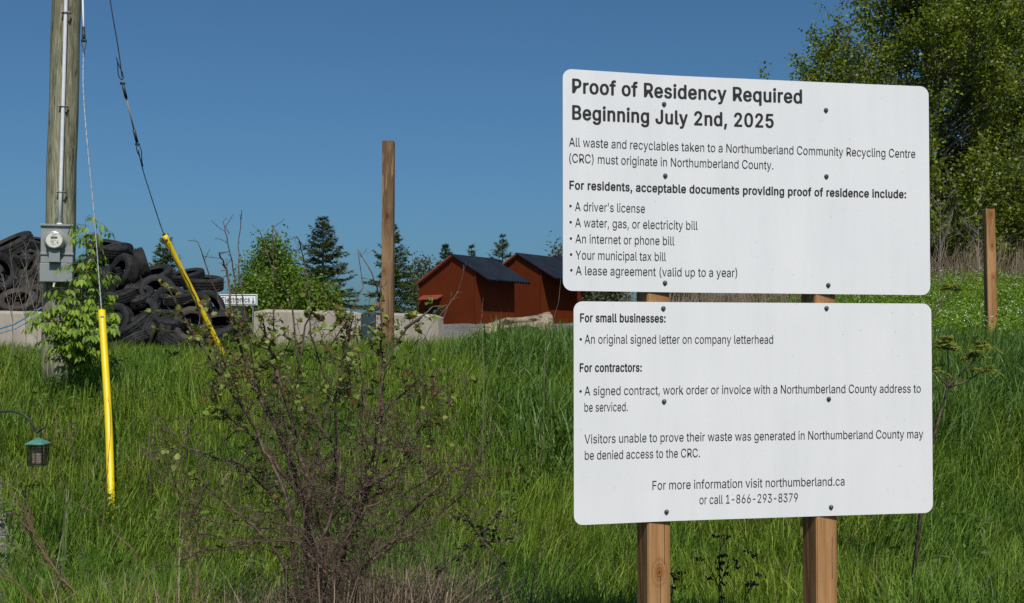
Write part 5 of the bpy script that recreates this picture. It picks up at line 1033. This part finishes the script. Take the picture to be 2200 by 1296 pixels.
# ================================================================== LEAFY SAPLING CLIMBING BESIDE THE POLE
m_maple = mat_leaf('fresh_compound_leaves', [(0, (0.065, 0.125, 0.006)), (.5, (0.15, 0.25, 0.012)), (1, (0.25, 0.35, 0.022))], .34, patch=None)
m_stem_g = mat_mottled('green_brown_stem', (0.08, 0.08, 0.03), (0.17, 0.15, 0.07), 30, .8, 0)
def pole_sapling():
    rg = np.random.default_rng(4); D = 10.35
    b = P(170, 790, D); root = empty('leafy_sapling', (b.x, D, gz(b.x, D)), 'leafy bright green sapling growing up beside the meter and utility pole', 'sapling')
    st = MB(); pos, dr, nr, ls = [], [], [], []
    def leafset(p, out):
        """a drooping compound leaf of five leaflets"""
        out = out / np.linalg.norm(out); L_ = rg.uniform(.1, .17)
        tip = p + out * L_ + np.array([0, 0, -.25 * L_])
        st.tube([p, (p + tip) / 2 + np.array([0, 0, .02]), tip], [.0022, .0018, .0012], 4, False)
        sd = np.cross(out, [0, 0, 1]); sd /= max(np.linalg.norm(sd), .01)
        for f, sg in ((.45, -1), (.45, 1), (.8, -1), (.8, 1), (1, 0)):
            q = p + (tip - p) * f
            pos.append(q); dr.append(out * .5 + sd * sg * .75 + np.array([0, 0, -.75 - .5 * rg.random()])); nr.append(out * .5 + np.array([0, -.35, .7]) + rg.normal(size=3) * .25); ls.append(rg.uniform(.05, .09))
    def stem(pts, r):
        pts = [np.array(P(x, y, D + o)) for x, y, o in pts]
        dens = []
        for i in range(len(pts) - 1):
            for k in range(6): dens.append(pts[i] + (pts[i + 1] - pts[i]) * k / 6)
        dens.append(pts[-1]); st.tube(dens, [r * (1 - .8 * i / len(dens)) for i in range(len(dens))], 5)
        return dens
    stems = [([(168, 800, 0), (178, 700, -.05), (186, 600, -.1), (185, 520, -.1), (183, 466, -.1)], 1.0), ([(160, 800, 0), (150, 720, -.2), (128, 680, -.28), (95, 672, -.3)], 1), ([(165, 800, -.1), (190, 730, -.2), (215, 680, -.2), (238, 672, -.2)], 1),
             ([(160, 800, -.1), (172, 690, -.3), (172, 610, -.28), (168, 560, -.25)], 1), ([(165, 800, 0), (200, 740, .1), (206, 640, .1), (203, 570, .05), (198, 500, 0)], 1), ([(155, 800, -.2), (130, 740, -.35), (108, 705, -.4), (88, 690, -.4)], 1),
             ([(172, 800, -.2), (150, 720, -.4), (140, 660, -.38), (150, 625, -.38)], 1), ([(172, 800, .2), (195, 700, .25), (210, 620, .2), (214, 580, .2)], 1), ([(172, 800, 0), (160, 770, -.3), (180, 700, -.35), (200, 650, -.3)], 1), ([(185, 800, 0), (180, 770, -.3), (190, 720, -.35), (225, 705, -.3), (245, 700, -.3)], 1)]
    for pts, _ in stems:
        d = stem(pts, .008)
        for i, p in enumerate(d[3:], 3):
            yy = pts[0][1]
            for k in range(int(rg.integers(1, 4))):
                a = rg.random() * 6.28
                leafset(p + rg.normal(size=3) * .03, np.array([math.cos(a), math.sin(a) - .2, rg.uniform(-.1, .5)]))
    for i in range(125):                                   # the leafy skirt round the pole's foot
        t = rg.random(); px = 166 + rg.normal() * 25 * (1 - .35 * t); py = 655 + 95 * t + rg.normal() * 8
        p = np.array(P(px, py, D - .25 + rg.normal() * .2)); a = rg.random() * 6.28
        leafset(p, np.array([math.cos(a), math.sin(a) - .3, .2]))
    st.build('stems', m_stem_g, root)
    leaf_mesh('leaves', pos, dr, nr, np.array(ls), np.array(ls) * .5, m_maple, root, 'pointed', .12)
pole_sapling()
# ================================================================== THORNY SHRUB IN THE FOREGROUND
m_shrub = mat_mottled('shrub_bark', (0.016, 0.010, 0.007), (0.17, 0.115, 0.083), 38, .85, .3, 60, .004)
m_goose = mat_leaf('young_lobed_leaves', [(0, (0.16, 0.07, 0.018)), (.16, (0.15, 0.085, 0.02)), (.22, (0.09, 0.12, 0.016)), (.6, (0.14, 0.19, 0.024)), (1, (0.23, 0.27, 0.045))], .32)
def thorn_shrub():
    rg = random.Random(5); D = 5.2
    bx = P(705, 1000, D).x; root_p = Vector((bx, D, gz(bx, D)))
    root = empty('thorny_shrub', root_p, 'large half-bare thorny shrub with tangled stems and a few young leaves', 'shrub')
    paths = [  # (offset in depth, base dx, radius, pixels from low to high)
        (-.05, -.04, .015, [(664, 1045), (646, 989), (623, 893), (603, 827), (588, 787), (578, 741), (563, 690)]),
        (.1, -.08, .014, [(655, 1075), (621, 989), (593, 918), (558, 858), (530, 797), (512, 731), (499, 685), (495, 625), (487, 580), (471, 545)]),
        (-.18, -.12, .011, [(623, 1085), (578, 984), (552, 928), (522, 878), (487, 827), (441, 761), (401, 690), (362, 620)]),
        (-.3, -.14, .0105, [(613, 1212), (563, 1146), (502, 1095), (461, 1060), (416, 1020)]),
        (.05, .02, .013, [(717, 1212), (740, 1176), (760, 1126), (770, 1075), (790, 1025), (803, 969), (811, 893), (821, 817), (826, 767), (871, 706), (922, 670)]),
        (.15, .05, .011, [(740, 1180), (790, 1060), (816, 970), (821, 898), (822, 777), (819, 724), (817, 671), (817, 600)]),
        (-.15, .1, .013, [(760, 1240), (846, 1166), (871, 1111), (922, 1065), (973, 1009), (1003, 994)]),
        (-.3, .1, .0085, [(770, 1230), (826, 1171), (912, 1138), (968, 1085), (998, 1060), (1018, 1017)]),
        (.12, .06, .010, [(735, 1170), (795, 1070), (846, 1045), (876, 989), (897, 923), (902, 842)]),
        (.25, .0, .010, [(720, 1200), (785, 1080), (785, 994), (775, 918), (780, 842), (770, 760), (765, 700)]),
        (.2, -.02, .010, [(700, 1150), (720, 1030), (720, 964), (694, 923), (664, 883), (633, 857), (600, 815)]),
        (-.1, .0, .010, [(700, 1150), (728, 1040), (725, 944), (717, 868), (730, 792), (745, 741), (760, 680)]),
        (.3, -.03, .009, [(690, 1150), (670, 1030), (690, 930), (705, 850), (690, 780), (668, 720), (664, 640), (655, 560), (638, 508)]),
        (.35, -.06, .007, [(670, 1150), (625, 980), (600, 860), (587, 760), (588, 620), (586, 487)]),
        (.22, -.06, .007, [(665, 1120), (600, 930), (540, 800), (512, 700), (505, 600), (490, 520), (479, 476)]),
        (.25, -.05, .0055, [(550, 820), (530, 700), (515, 600), (512, 530), (520, 455)]),
        (.3, 0, .005, [(700, 760), (745, 690), (780, 617), (769, 536)]), (.3, 0, .005, [(817, 640), (800, 590), (772, 540)]),
        (.05, 0, .006, [(640, 800), (655, 700), (690, 630), (745, 575)]), (.05, 0, .0055, [(640, 780), (625, 640), (590, 590), (556, 492)]),
        (-.1, .02, .009, [(690, 1190), (660, 1120), (640, 1060), (600, 1010), (570, 960), (500, 905), (470, 880), (455, 820), (480, 790)]),
        (-.2, -.02, .0075, [(700, 1230), (640, 1165), (560, 1160), (470, 1180), (400, 1190)]), (-.35, -.02, .007, [(690, 1210), (640, 1128), (560, 1135), (450, 1120), (390, 1095)]),
        (-.25, .04, .007, [(720, 1190), (790, 1090), (850, 1070), (905, 1040), (945, 1010)]), (-.1, .05, .008, [(730, 1230), (700, 1130), (760, 1060), (840, 1020), (880, 930), (925, 860), (950, 835)]),
        (.1, -.05, .008, [(680, 1200), (580, 1060), (520, 1000), (465, 985), (400, 960), (350, 965)]),
        (-.05, -.05, .006, [(480, 800), (440, 700), (420, 640), (390, 580), (345, 512)]), (.0, -.05, .0055, [(500, 700), (470, 650), (440, 560), (425, 520)]),
        (-.1, .0, .006, [(870, 705), (930, 660), (960, 655)]), (.1, .0, .006, [(810, 900), (860, 850), (900, 815), (915, 795)]),
    ]
    st = MB(); tw = MB(); leaves = []
    def leaf_cluster(p, n, s=1.0):
        for _ in range(n):
            v = Vector((rg.gauss(0, 1), rg.gauss(0, 1), rg.gauss(.2, .7))); v.normalize()
            leaves.append((p + v * rg.uniform(0, .018), v, Vector((rg.gauss(0, .6), rg.gauss(-.3, .6), 1)), rg.choice([.012, .017, .022, .027, .031]) * s))
    def twig(p, v, L_, r, dep, leafy):
        n = 4; pts = [p]; q = p; d = v.copy()
        for i in range(n):
            d = (d + Vector((rg.gauss(0, .22), rg.gauss(0, .22), rg.gauss(.03, .18)))).normalized(); q = q + d * L_ / n; pts.append(q)
        tw.tube(pts, [max(.0012, r * (1 - .7 * i / n)) for i in range(n + 1)], 4, False)
        for i in range(1, n + 1):
            if rg.random() < .5:                       # thorns and spurs
                w = Vector((rg.gauss(0, 1), rg.gauss(0, 1), rg.gauss(.2, .6))).normalized()
                tw.tube([pts[i], pts[i] + w * rg.uniform(.01, .028)], [r * .55, .0004], 3, False)
            if leafy and rg.random() < leafy: leaf_cluster(pts[i], rg.randint(2, 4))
        if dep:
            for k in range(rg.randint(1, 3)):
                i = rg.randint(1, n); w = (d + Vector((rg.gauss(0, .8), rg.gauss(0, .8), rg.gauss(.05, .55)))).normalized()
                twig(pts[i], w, L_ * rg.uniform(.4, .75), r * .6, dep - 1, leafy)
        elif leafy and rg.random() < leafy * 1.2: leaf_cluster(pts[-1], rg.randint(2, 5))
    for off, bdx, r, px in paths:
        hi = [P(x, y, D + off + .12 * math.sin(i * 1.7 + off * 9) * .5) for i, (x, y) in enumerate(px)]
        low = px[0][1] > 1030
        pts = ([root_p + Vector((bdx, off * .3, -.05)), root_p.lerp(hi[0], .5) + Vector((bdx * .5, 0, .02))] if low else []) + hi
        dn = []
        for i in range(len(pts) - 1):
            for k in range(4):
                q = pts[i].lerp(pts[i + 1], k / 4); dn.append(q + Vector((rg.gauss(0, 1), rg.gauss(0, 1), rg.gauss(0, 1))) * min(.0032, r * .28))
        dn.append(pts[-1]); m = len(dn)
        st.tube(dn, [r * .86 * (1 - .68 * i / m) * (1 + .12 * rg.gauss(0, 1) * (i % 3 == 0)) for i in range(m)], 7)
        for i in range(4, m):
            p = dn[i]; f = i / m
            yy = 745 - (p.z - EYE) / p.y * FPX
            d = (dn[min(i + 1, m - 1)] - dn[i - 1]).normalized()
            nn = rg.choice([0, 1, 1, 1, 2, 2]) if r > .006 else rg.choice([0, 0, 0, 1])
            leafy = 0 if yy > 1060 or yy < 640 else (.3 if 655 < yy < 790 else .05 if yy < 900 else .02)
            if r < .006: leafy *= .15
            if yy > 1000 and r > .006: nn += rg.choice([0, 0, 1])
            for _ in range(nn):
                w = (d * rg.uniform(-.1, .9) + Vector((rg.gauss(0, .75), rg.gauss(0, .75), rg.gauss(0, .6)))).normalized()
                twig(p, w, rg.uniform(.06, .26) * (1.15 if yy > 950 else .85 if yy > 700 else .38), max(.0017, r * .22), 2 if yy > 800 else 1 if yy > 690 else 0, leafy)
    st.build('stems', m_shrub, root, smooth=True); tw.build('twigs', m_shrub, root)
    a = list(zip(*leaves))
    leaf_mesh('leaves', [tuple(v) for v in a[0]], [tuple(v) for v in a[1]], [tuple(v) for v in a[2]], np.array(a[3]), np.array(a[3]) * 1.0, m_goose, root, 'lobed', .12)
    return root_p
SHRUB = thorn_shrub()
# ================================================================== SINGLE DRY AND DARK WEEDS
m_rust = mat_mottled('rusty_dry_stem', (0.07, 0.042, 0.026), (0.24, 0.15, 0.085), 40, .85, 0)
mat_rusthead = mat_mottled('brown_seedheads', (0.05, 0.035, 0.027), (0.13, 0.095, 0.075), 40, .9, 0)
m_black = mat_mottled('shaded_seedheads', (0.012, 0.010, 0.009), (0.04, 0.033, 0.028), 40, .9, 0)  # dark seedheads, with the boards' shadow put into their colour
def dry_weed(lines, d, label, mat, r=.004, name='dry_weed', heads=False, seed=1, group='dry weed stalks', side=3, spread=.3):
    rg = random.Random(seed); mb = MB(); p0 = P(*lines[0][0], d)
    for ln in lines:
        pts = [P(x, y, d + rg.uniform(-.06, .06)) for x, y in ln]
        if lines.index(ln) == 0 or ln[0][1] > 1200:
            pts = [Vector((pts[0].x + rg.uniform(-.03, .03), pts[0].y, gz(pts[0].x, pts[0].y) - .04))] + pts
        mb.tube(pts, [r * (1 - .65 * i / (len(pts) - 1)) for i in range(len(pts))], 5)
        for i in range(1, len(pts)):
            for _ in range(side):
                p = pts[i - 1].lerp(pts[i], rg.random()); v = (pts[i] - pts[i - 1]).normalized() + Vector((rg.gauss(0, .6), rg.gauss(0, .6), rg.gauss(0, .3))); v.normalize()
                q = p + v * rg.uniform(.04, .16) * spread * 3; mb.tube([p, p.lerp(q, .5) + Vector((0, 0, .006)), q], [r * .4, r * .3, r * .15], 4, False)
                if heads:
                    for _ in range(9):
                        c = q + Vector((rg.gauss(0, .011), rg.gauss(0, .011), rg.gauss(0, .005))); e = rg.uniform(.0035, .0065)
                        mb.tube([c - Vector((0, 0, e)), c, c + Vector((0, 0, e))], [e * .5, e, e * .4], 5)
    return tag(mb.build(name, mat), label, 'weed', group)
dry_weed([[(1552, 1296), (1545, 1235), (1546, 1190), (1548, 1165)], [(1552, 1280), (1530, 1230), (1525, 1205)], [(1545, 1260), (1560, 1225), (1567, 1200)]], 5.6, 'shade-darkened dead weed with flat seedheads between the two sign posts, the taller one', m_black, .004, 'dead_weed', True, 3, 'dead weeds by the sign posts', 2, .25)
dry_weed([[(1600, 1296), (1602, 1255), (1606, 1220)], [(1600, 1285), (1618, 1250)]], 5.5, 'shorter shade-darkened dead weed just right of the taller one between the sign posts', m_black, .0035, 'dead_weed', True, 4, 'dead weeds by the sign posts', 2, .25)
dry_weed([[(1442, 1296), (1445, 1260), (1448, 1235)], ], 5.7, 'small shade-darkened dead weed at the right side of the knotted sign post', m_black, .003, 'dead_weed', True, 5, 'dead weeds by the sign posts', 3, .2)
dry_weed([[(152, 1296), (118, 1225), (85, 1165), (60, 1110), (30, 1060)], [(165, 1296), (125, 1232), (92, 1180), (70, 1140), (22, 1045)], [(185, 1296), (130, 1240), (95, 1190), (58, 1130)], [(120, 1225), (60, 1145), (32, 1100)]], 6.2, 'fan of rusty brown dry stems leaning left at the bottom left', m_rust, .0055, side=4, seed=6)
dry_weed([[(118, 1296), (122, 1215), (134, 1150), (142, 1080), (143, 1050)], [(122, 1296), (140, 1180), (148, 1060)]], 6.4, 'upright grey dry stalk beside the fan of rusty stems', m_twig, .0045, side=1, seed=7)
dry_weed([[(330, 1296), (318, 1240), (285, 1180), (240, 1140), (200, 1100), (150, 1075)]], 6.6, 'long rusty dry stem arching left below the upright yellow guard', m_rust, .004, side=2, seed=8)
dry_weed([[(214, 1170), (222, 1110), (232, 1000), (238, 920), (236, 870), (232, 855)]], 8.0, 'thin dark dry stem crossing the upright yellow guard', m_rust, .0036, side=2, seed=9, spread=.12)
dry_weed([[(420, 1296), (418, 1230), (408, 1150), (396, 1080), (380, 1010)], [(424, 1296), (428, 1200), (420, 1120), (412, 1050)], [(416, 1296), (400, 1180), (385, 1090), (370, 1020), (355, 980)]], 5.6, 'clump of rusty dry stems left of the thorny shrub', m_rust, .0045, side=4, seed=10)
dry_weed([[(70, 1296), (40, 1255), (0, 1238)], [(75, 1296), (30, 1245), (-10, 1225)], [(105, 1296), (80, 1235), (55, 1195)]], 6.0, 'dark dry stems over the bare gravel at the bottom left corner', m_rust, .004, side=1, seed=11)
for i, (x, lab) in enumerate(((28, 'leftmost'), (56, 'tallest'), (80, 'rightmost'))):
    dry_weed([[(x, 735), (x - 2, 660), (x + 2, 600), (x - 8 + i * 6, 535 - 12 * (i == 1))], [(x, 690), (x - 18, 620), (x - 22, 590)], [(x, 660), (x + 14, 610), (x + 26, 575)]], 11.5 + i * .2, lab + ' of three pale dry weeds in front of the left concrete barrier', m_twig, .0045, side=6, seed=12 + i, spread=.45)
dry_weed([[(905, 745), (925, 700), (965, 655), (985, 625), (1002, 560)], [(950, 690), (970, 640), (972, 630)]], 8.5, 'thin dry seed stalk in front of the nearest shed gable', m_twig, .0035, side=3, seed=20, spread=.15)
dry_weed([[(1040, 790), (1036, 740), (1034, 690), (1038, 640)]], 9.0, 'thin dry stalk in front of the nearest shed corner', m_twig, .003, side=3, seed=21, spread=.15)
dry_weed([[(1170, 760), (1185, 700), (1200, 650), (1205, 600)]], 9.0, 'thin straight dry stalk before the second shed', m_twig, .0022, side=0, seed=22)
# bramble right of the shrub; its shade is put into the leaf colour
def bramble():
    rg = random.Random(3); d = 5.0
    lines = [[(940, 1225), (985, 1195), (1030, 1150), (1060, 1140), (1120, 1128)], [(1032, 1150), (1010, 1125), (985, 1098)], [(1032, 1150), (1060, 1115), (1075, 1092)], [(1030, 1155), (1070, 1200), (1090, 1230)], [(1030, 1160), (1080, 1163), (1125, 1140)]]
    p0 = P(940, 1225, d); root = empty('bramble', (p0.x, d, gz(p0.x, d)), 'dark bramble stem with small leaves in the shade below the white boards', 'bramble')
    st = MB(); L_ = []
    st.tube([Vector((p0.x - .1, d, gz(p0.x, d) - .03)), p0], [.007, .006], 5)
    for l in lines:
        pts = [P(x, y, d + rg.uniform(-.04, .04)) for x, y in l]; st.tube(pts, [.0055 * (1 - .7 * i / len(pts)) for i in range(len(pts))], 5)
        for i in range(1, len(pts)):
            for _ in range(4):
                p = pts[i - 1].lerp(pts[i], rg.random())
                for _ in range(3): L_.append((tuple(p + Vector((rg.gauss(0, .015), rg.gauss(0, .015), rg.gauss(0, .01)))), (rg.gauss(0, 1), rg.gauss(0, 1), rg.gauss(0, .5)), (rg.gauss(0, .5), -.3, 1), rg.uniform(.015, .03)))
    st.build('stems', m_shrub, root)
    a = list(zip(*L_)); leaf_mesh('leaves', a[0], a[1], a[2], np.array(a[3]), np.array(a[3]) * .9, mat_leaf('shaded_bramble_leaves', [(0, (0.02, 0.035, 0.01)), (1, (0.045, 0.06, 0.015))], .2), root, 'lobed', .1)
bramble()

# ================================================================== YOUNG SUMAC RIGHT OF THE BOARDS
m_sumac = mat_leaf('unfolding_sumac_leaves', [(0, (0.17, 0.1, 0.03)), (.2, (0.18, 0.2, 0.03)), (1, (0.26, 0.31, 0.055))], .45)
def sumac():
    rg = random.Random(9); D = 6.6
    st = MB(); L_ = []
    base = P(1990, 1010, D); b0 = Vector((base.x - .12, D, gz(base.x, D) - .05))
    root = empty('sumac_sapling', b0, 'young sumac sapling with unfolding leaf tufts at the right edge of the white boards', 'sapling')
    def seg(px, r): 
        pts = [P(x, y, D + .05 * math.sin(x)) for x, y in px]; st.tube(pts, [r * (1 - .45 * i / (len(pts) - 1)) for i in range(len(pts))], 7); return pts[-1]
    st.tube([b0, base, P(2002, 955, D)], [.013, .011, .0105], 7)
    seg([(2002, 955), (2018, 895), (2030, 855), (2035, 832)], .0105)
    tips = [seg([(2035, 832), (2062, 806), (2085, 785), (2098, 763)], .008), seg([(2036, 833), (2070, 822), (2095, 808), (2110, 797)], .0065), seg([(2035, 832), (2038, 790), (2036, 750)], .006), seg([(2034, 828), (2010, 800), (2000, 794)], .005)]
    seg([(1965, 800), (1990, 700), (2020, 655), (2040, 630)], .007); tips.append(P(2044, 622, D)); seg([(1975, 790), (1997, 745), (2024, 738)], .006); tips.append(P(2032, 735, D))
    tips.append(P(2112, 745, D)); seg([(2098, 763), (2112, 745)], .005)
    for ti, t in enumerate(tips):
        for k in range(8 if ti != 3 else 3):
            a = rg.random() * 6.28; el = rg.uniform(.1, 1.3); v = Vector((math.cos(a) * math.cos(el), math.sin(a) * math.cos(el), math.sin(el)))
            ln = rg.uniform(.05, .12); pts = [t + v * ln * f + Vector((0, 0, -.5 * ln * f * f)) for f in (0, .35, .7, 1)]
            st.tube(pts, [.0025, .002, .0015, .0008], 4, False)
            sd = v.cross(Vector((0, 0, 1))); sd = sd.normalized() if sd.length > .05 else Vector((1, 0, 0))
            for j in range(9):
                f = .15 + .85 * j / 8; i = min(2, int(f * 3)); q = pts[i].lerp(pts[i + 1], f * 3 - i)
                for sg in (-1, 1):
                    L_.append((tuple(q), tuple(sd * sg + v * .4 + Vector((0, 0, -.35 + rg.gauss(0, .2)))), (rg.gauss(0, .3), -.4, 1), .046 * (1 - .35 * f)))
    st.build('stems', m_shrub, root, smooth=True)
    a = list(zip(*L_)); leaf_mesh('leaves', a[0], a[1], a[2], np.array(a[3]), np.array(a[3]) * .3, m_sumac, root, 'oval', .1)
sumac()

# ================================================================== GROUND COVER: flowering weeds on the right bank, grass
m_weed = mat_leaf('bank_weed_leaves', [(0, (0.06, 0.12, 0.006)), (.5, (0.13, 0.23, 0.012)), (1, (0.22, 0.33, 0.022))], .36)
m_petal = mat_flat('white_petals', (.75, .76, .72), .6)
def bank_weeds():
    rg = np.random.default_rng(17); n = 16000
    y = 13.2 + 13 * rg.random(n) ** .8; x = (rg.uniform(.13, .56, n)) * y
    ok = (x > 2.2); x, y = x[ok], y[ok]; n = len(x); z = ground_z(x, y); h = rg.uniform(.3, .62, n)
    k = 9; f = rg.random((n, k)) ** .7
    pos = np.stack([x[:, None] + rg.normal(size=(n, k)) * .05, y[:, None] + rg.normal(size=(n, k)) * .05, z[:, None] + h[:, None] * (.15 + .85 * f)], -1).reshape(-1, 3)
    m = len(pos); dr = rg.normal(size=(m, 3)) * [1, 1, .5]; nr = rg.normal(size=(m, 3)) * .5 + [0, -.3, 1]
    ls = rg.uniform(.018, .048, m)
    tag(leaf_mesh('bank_weeds', pos, dr, nr, ls, ls * .7, m_weed, None, 'heart', .1), kind='stuff')
    sel = rg.random(n) < .09; q = np.stack([x, y, z + h + .02], -1)[sel]; q = np.repeat(q, 3, 0) + rg.normal(size=(len(q) * 3, 3)) * [.02, .02, .012]
    m = len(q); tag(leaf_mesh('white_blossoms', q, rg.normal(size=(m, 3)), rg.normal(size=(m, 3)) * .4 + [0, -.5, .7], .013, .013, m_petal, None, 'oval', .05), kind='stuff')
bank_weeds()
m_grass = mat_leaf('grass_blades', [(0, (0.064, 0.106, 0.011)), (.45, (0.155, 0.232, 0.024)), (.8, (0.24, 0.325, 0.04)), (.94, (0.3, 0.38, 0.06)), (.955, (0.26, 0.2, 0.1)), (1, (0.3, 0.23, 0.13))], .34, rough=.55, spec=.15,
                   patch=((.66, .84, .95), .44, .62), pscale=.9)
m_reed = mat_leaf('broad_grass_blades', [(0, (0.044, 0.096, 0.017)), (.5, (0.105, 0.19, 0.036)), (1, (0.185, 0.28, 0.068))], .34, rough=.48, spec=.3)
def vnoise(x, y, s, seed):
    r = np.random.default_rng(seed); v = 0
    for k in range(6):
        a = r.random() * 6.28; f = s * (.6 + 1.2 * r.random()); v = v + np.sin((x * math.cos(a) + y * math.sin(a)) * f + r.random() * 6.28)
    return v / 6
def grass(name, n, sampler, mat, hr, wr, bend, seed):
    rg = np.random.default_rng(seed); x, y = sampler(rg, n); n = len(x); z = ground_z(x, y) - .02
    h = rg.uniform(*hr, n) * (1 + .45 * vnoise(x, y, 2.2, seed + 1)) * (1 + .25 * vnoise(x, y, 7, seed + 2)); w = rg.uniform(*wr, n) / 2
    a = rg.random(n) * 6.283; bd = np.abs(rg.normal(size=n)) * bend + .08
    wind = .35 * vnoise(x, y, 1.6, seed + 3)
    dx = np.cos(a) * bd + wind * .6 + .06; dy = np.sin(a) * bd
    fa = a + rg.normal(size=n) * .6; wx = -np.sin(fa); wy = np.cos(fa)
    rows = []
    for t, ww in ((0, .75), (.3, 1), (.62, .8), (.85, .45)):
        zz = h * (t - .28 * bd * t ** 3)
        cx = x + h * dx * t ** 1.9; cy = y + h * dy * t ** 1.9
        rows.append(np.stack([cx - wx * w * ww, cy - wy * w * ww, z + zz], -1)); rows.append(np.stack([cx + wx * w * ww, cy + wy * w * ww, z + zz], -1))
    t = 1.0; rows.append(np.stack([x + h * dx, y + h * dy, z + h * (1 - .28 * bd)], -1))
    V = np.stack(rows, 1)
    return tag(fast_mesh(name, V, 9, mat, tmpl=[(0, 1, 3, 2), (2, 3, 5, 4), (4, 5, 7, 6), (6, 7, 8)]), kind='stuff')
def bare(x, y, rg):
    """where the gravel shows: keep few blades"""
    e = _sm(.0, .3, -(x + 2.66 + (y - 6.3) * .47) + .2 * vnoise(x, y, 3, 77)) * _sm(8.9, 8.3, y + .3 * vnoise(x, y, 4, 78))
    return rg.random(len(x)) > e * .97
def s_field(rg, n):
    y = 4.5 + 12.0 * rg.random(int(n * 1.0)) ** .95; x = rg.uniform(-1, 1, len(y)) * (.5 * y + .9)
    keep = bare(x, y, rg) & (rg.random(len(y)) < np.clip((.5 * y + .9) / 6, .25, 1) + .25)
    keep &= ~((x > -3.2) & (x < 3.4) & (y > 15.8))
    thin = vnoise(x, y, 1.7, 91); keep &= rg.random(len(y)) < .75 + .5 * thin
    return x[keep], y[keep]
grass('grass', 330000, s_field, m_grass, (.15, .38), (.005, .0098), .36, 31)
grass('grass', 110000, s_field, m_grass, (.1, .26), (.005, .010), .95, 33)
def s_reed(rg, n):
    y = 8.6 + 6.6 * rg.random(n); x = rg.uniform(-.12, .56, n) * y
    f = _sm(-.05, .06, (x / y) + .06 * vnoise(x, y, 1.1, 51)) * _sm(8.6, 10.0, y - .5 * vnoise(x, y, 1.3, 52))
    k = rg.random(n) < f; return x[k], y[k]
grass('broad_grass', 70000, s_reed, m_reed, (.26, .5), (.009, .017), .55, 41)
def s_tuft(rg, n):
    x = np.concatenate([rg.normal(.42, .16, n // 2), rg.normal(-.1, .35, n - n // 2)]); y = 5.35 + rg.normal(size=n) * .16; return x, y
grass('grass', 1500, s_tuft, m_grass, (.26, .5), (.006, .011), .4, 61)

def s_dead(rg, n):
    a = rg.random(n) * 6.28; q = np.abs(rg.normal(size=n)) * .8
    return SHRUB.x + .26 + np.cos(a) * .42 * q + rg.normal(size=n) * .06, SHRUB.y - .12 + np.sin(a) * .3 * q
grass('dry_grass', 3400, s_dead, m_dead, (.34, .72), (.0035, .0075), .75, 71)
def s_dead2(rg, n): return SHRUB.x - .35 + rg.normal(size=n) * .5, SHRUB.y + .2 + rg.normal(size=n) * .25
grass('dry_grass', 900, s_dead2, m_dead, (.2, .55), (.003, .006), .7, 72)

def s_crest(rg, n): return rg.uniform(-7.5, -.6, n), rg.uniform(11.8, 15.4, n)
grass('grass', 18000, s_crest, m_grass, (.22, .44), (.006, .011), .4, 81)

# broad-leaved weeds mixed into the grass
def meadow_weeds():
    rg = np.random.default_rng(93); n = 900
    y = 5.6 + 8 * rg.random(n); x = rg.uniform(-1, 1, n) * (.5 * y + .8)
    k = vnoise(x, y, 1.4, 94) > -.1; x, y = x[k], y[k]; n = len(x); z = ground_z(x, y); h = rg.uniform(.1, .34, n); m = 12
    f = rg.random((n, m)); sp = .045 + .05 * rg.random((n, 1))
    pos = np.stack([x[:, None] + rg.normal(size=(n, m)) * sp, y[:, None] + rg.normal(size=(n, m)) * sp, z[:, None] + h[:, None] * (.35 + .65 * f)], -1).reshape(-1, 3)
    q = len(pos); ls = rg.uniform(.03, .085, q)
    mt = mat_leaf('meadow_weed_leaves', [(0, (0.03, 0.06, 0.012)), (.5, (0.07, 0.125, 0.025)), (1, (0.15, 0.2, 0.05))], .3, rough=.55, spec=.15)
    tag(leaf_mesh('meadow_weeds', pos, rg.normal(size=(q, 3)) * [1, 1, .5], rg.normal(size=(q, 3)) * .5 + [0, -.3, 1], ls, ls * .42, mt, None, 'oval', .12), kind='stuff')
meadow_weeds()
for i, (x, y, d, lab) in enumerate(((345, 890, 8.7, 'small brown seedhead weed in the grass right of the upright yellow guard'), (395, 884, 8.9, 'brown seedhead weed in the grass just left of the thorny shrub'), (318, 930, 8.4, 'low brown seedhead weed between the upright yellow guard and the shrub'),
                                    (425, 925, 8.3, 'brown seedhead weed half hidden by the left twigs of the shrub'), (52, 1085, 7.1, 'brown seedhead weed above the fan of rusty stems'), (150, 905, 8.9, 'brown seedhead weed between the bird feeder and the yellow guard'))):
    dry_weed([[(x + 6, y + 95), (x + 2, y + 40), (x, y)], [(x + 3, y + 55), (x + 16, y + 14)], [(x + 3, y + 60), (x - 15, y + 20)]], d, lab, mat_rusthead, .0032, 'dry_weed', True, 60 + i, 'dry weed stalks', 2, .16)
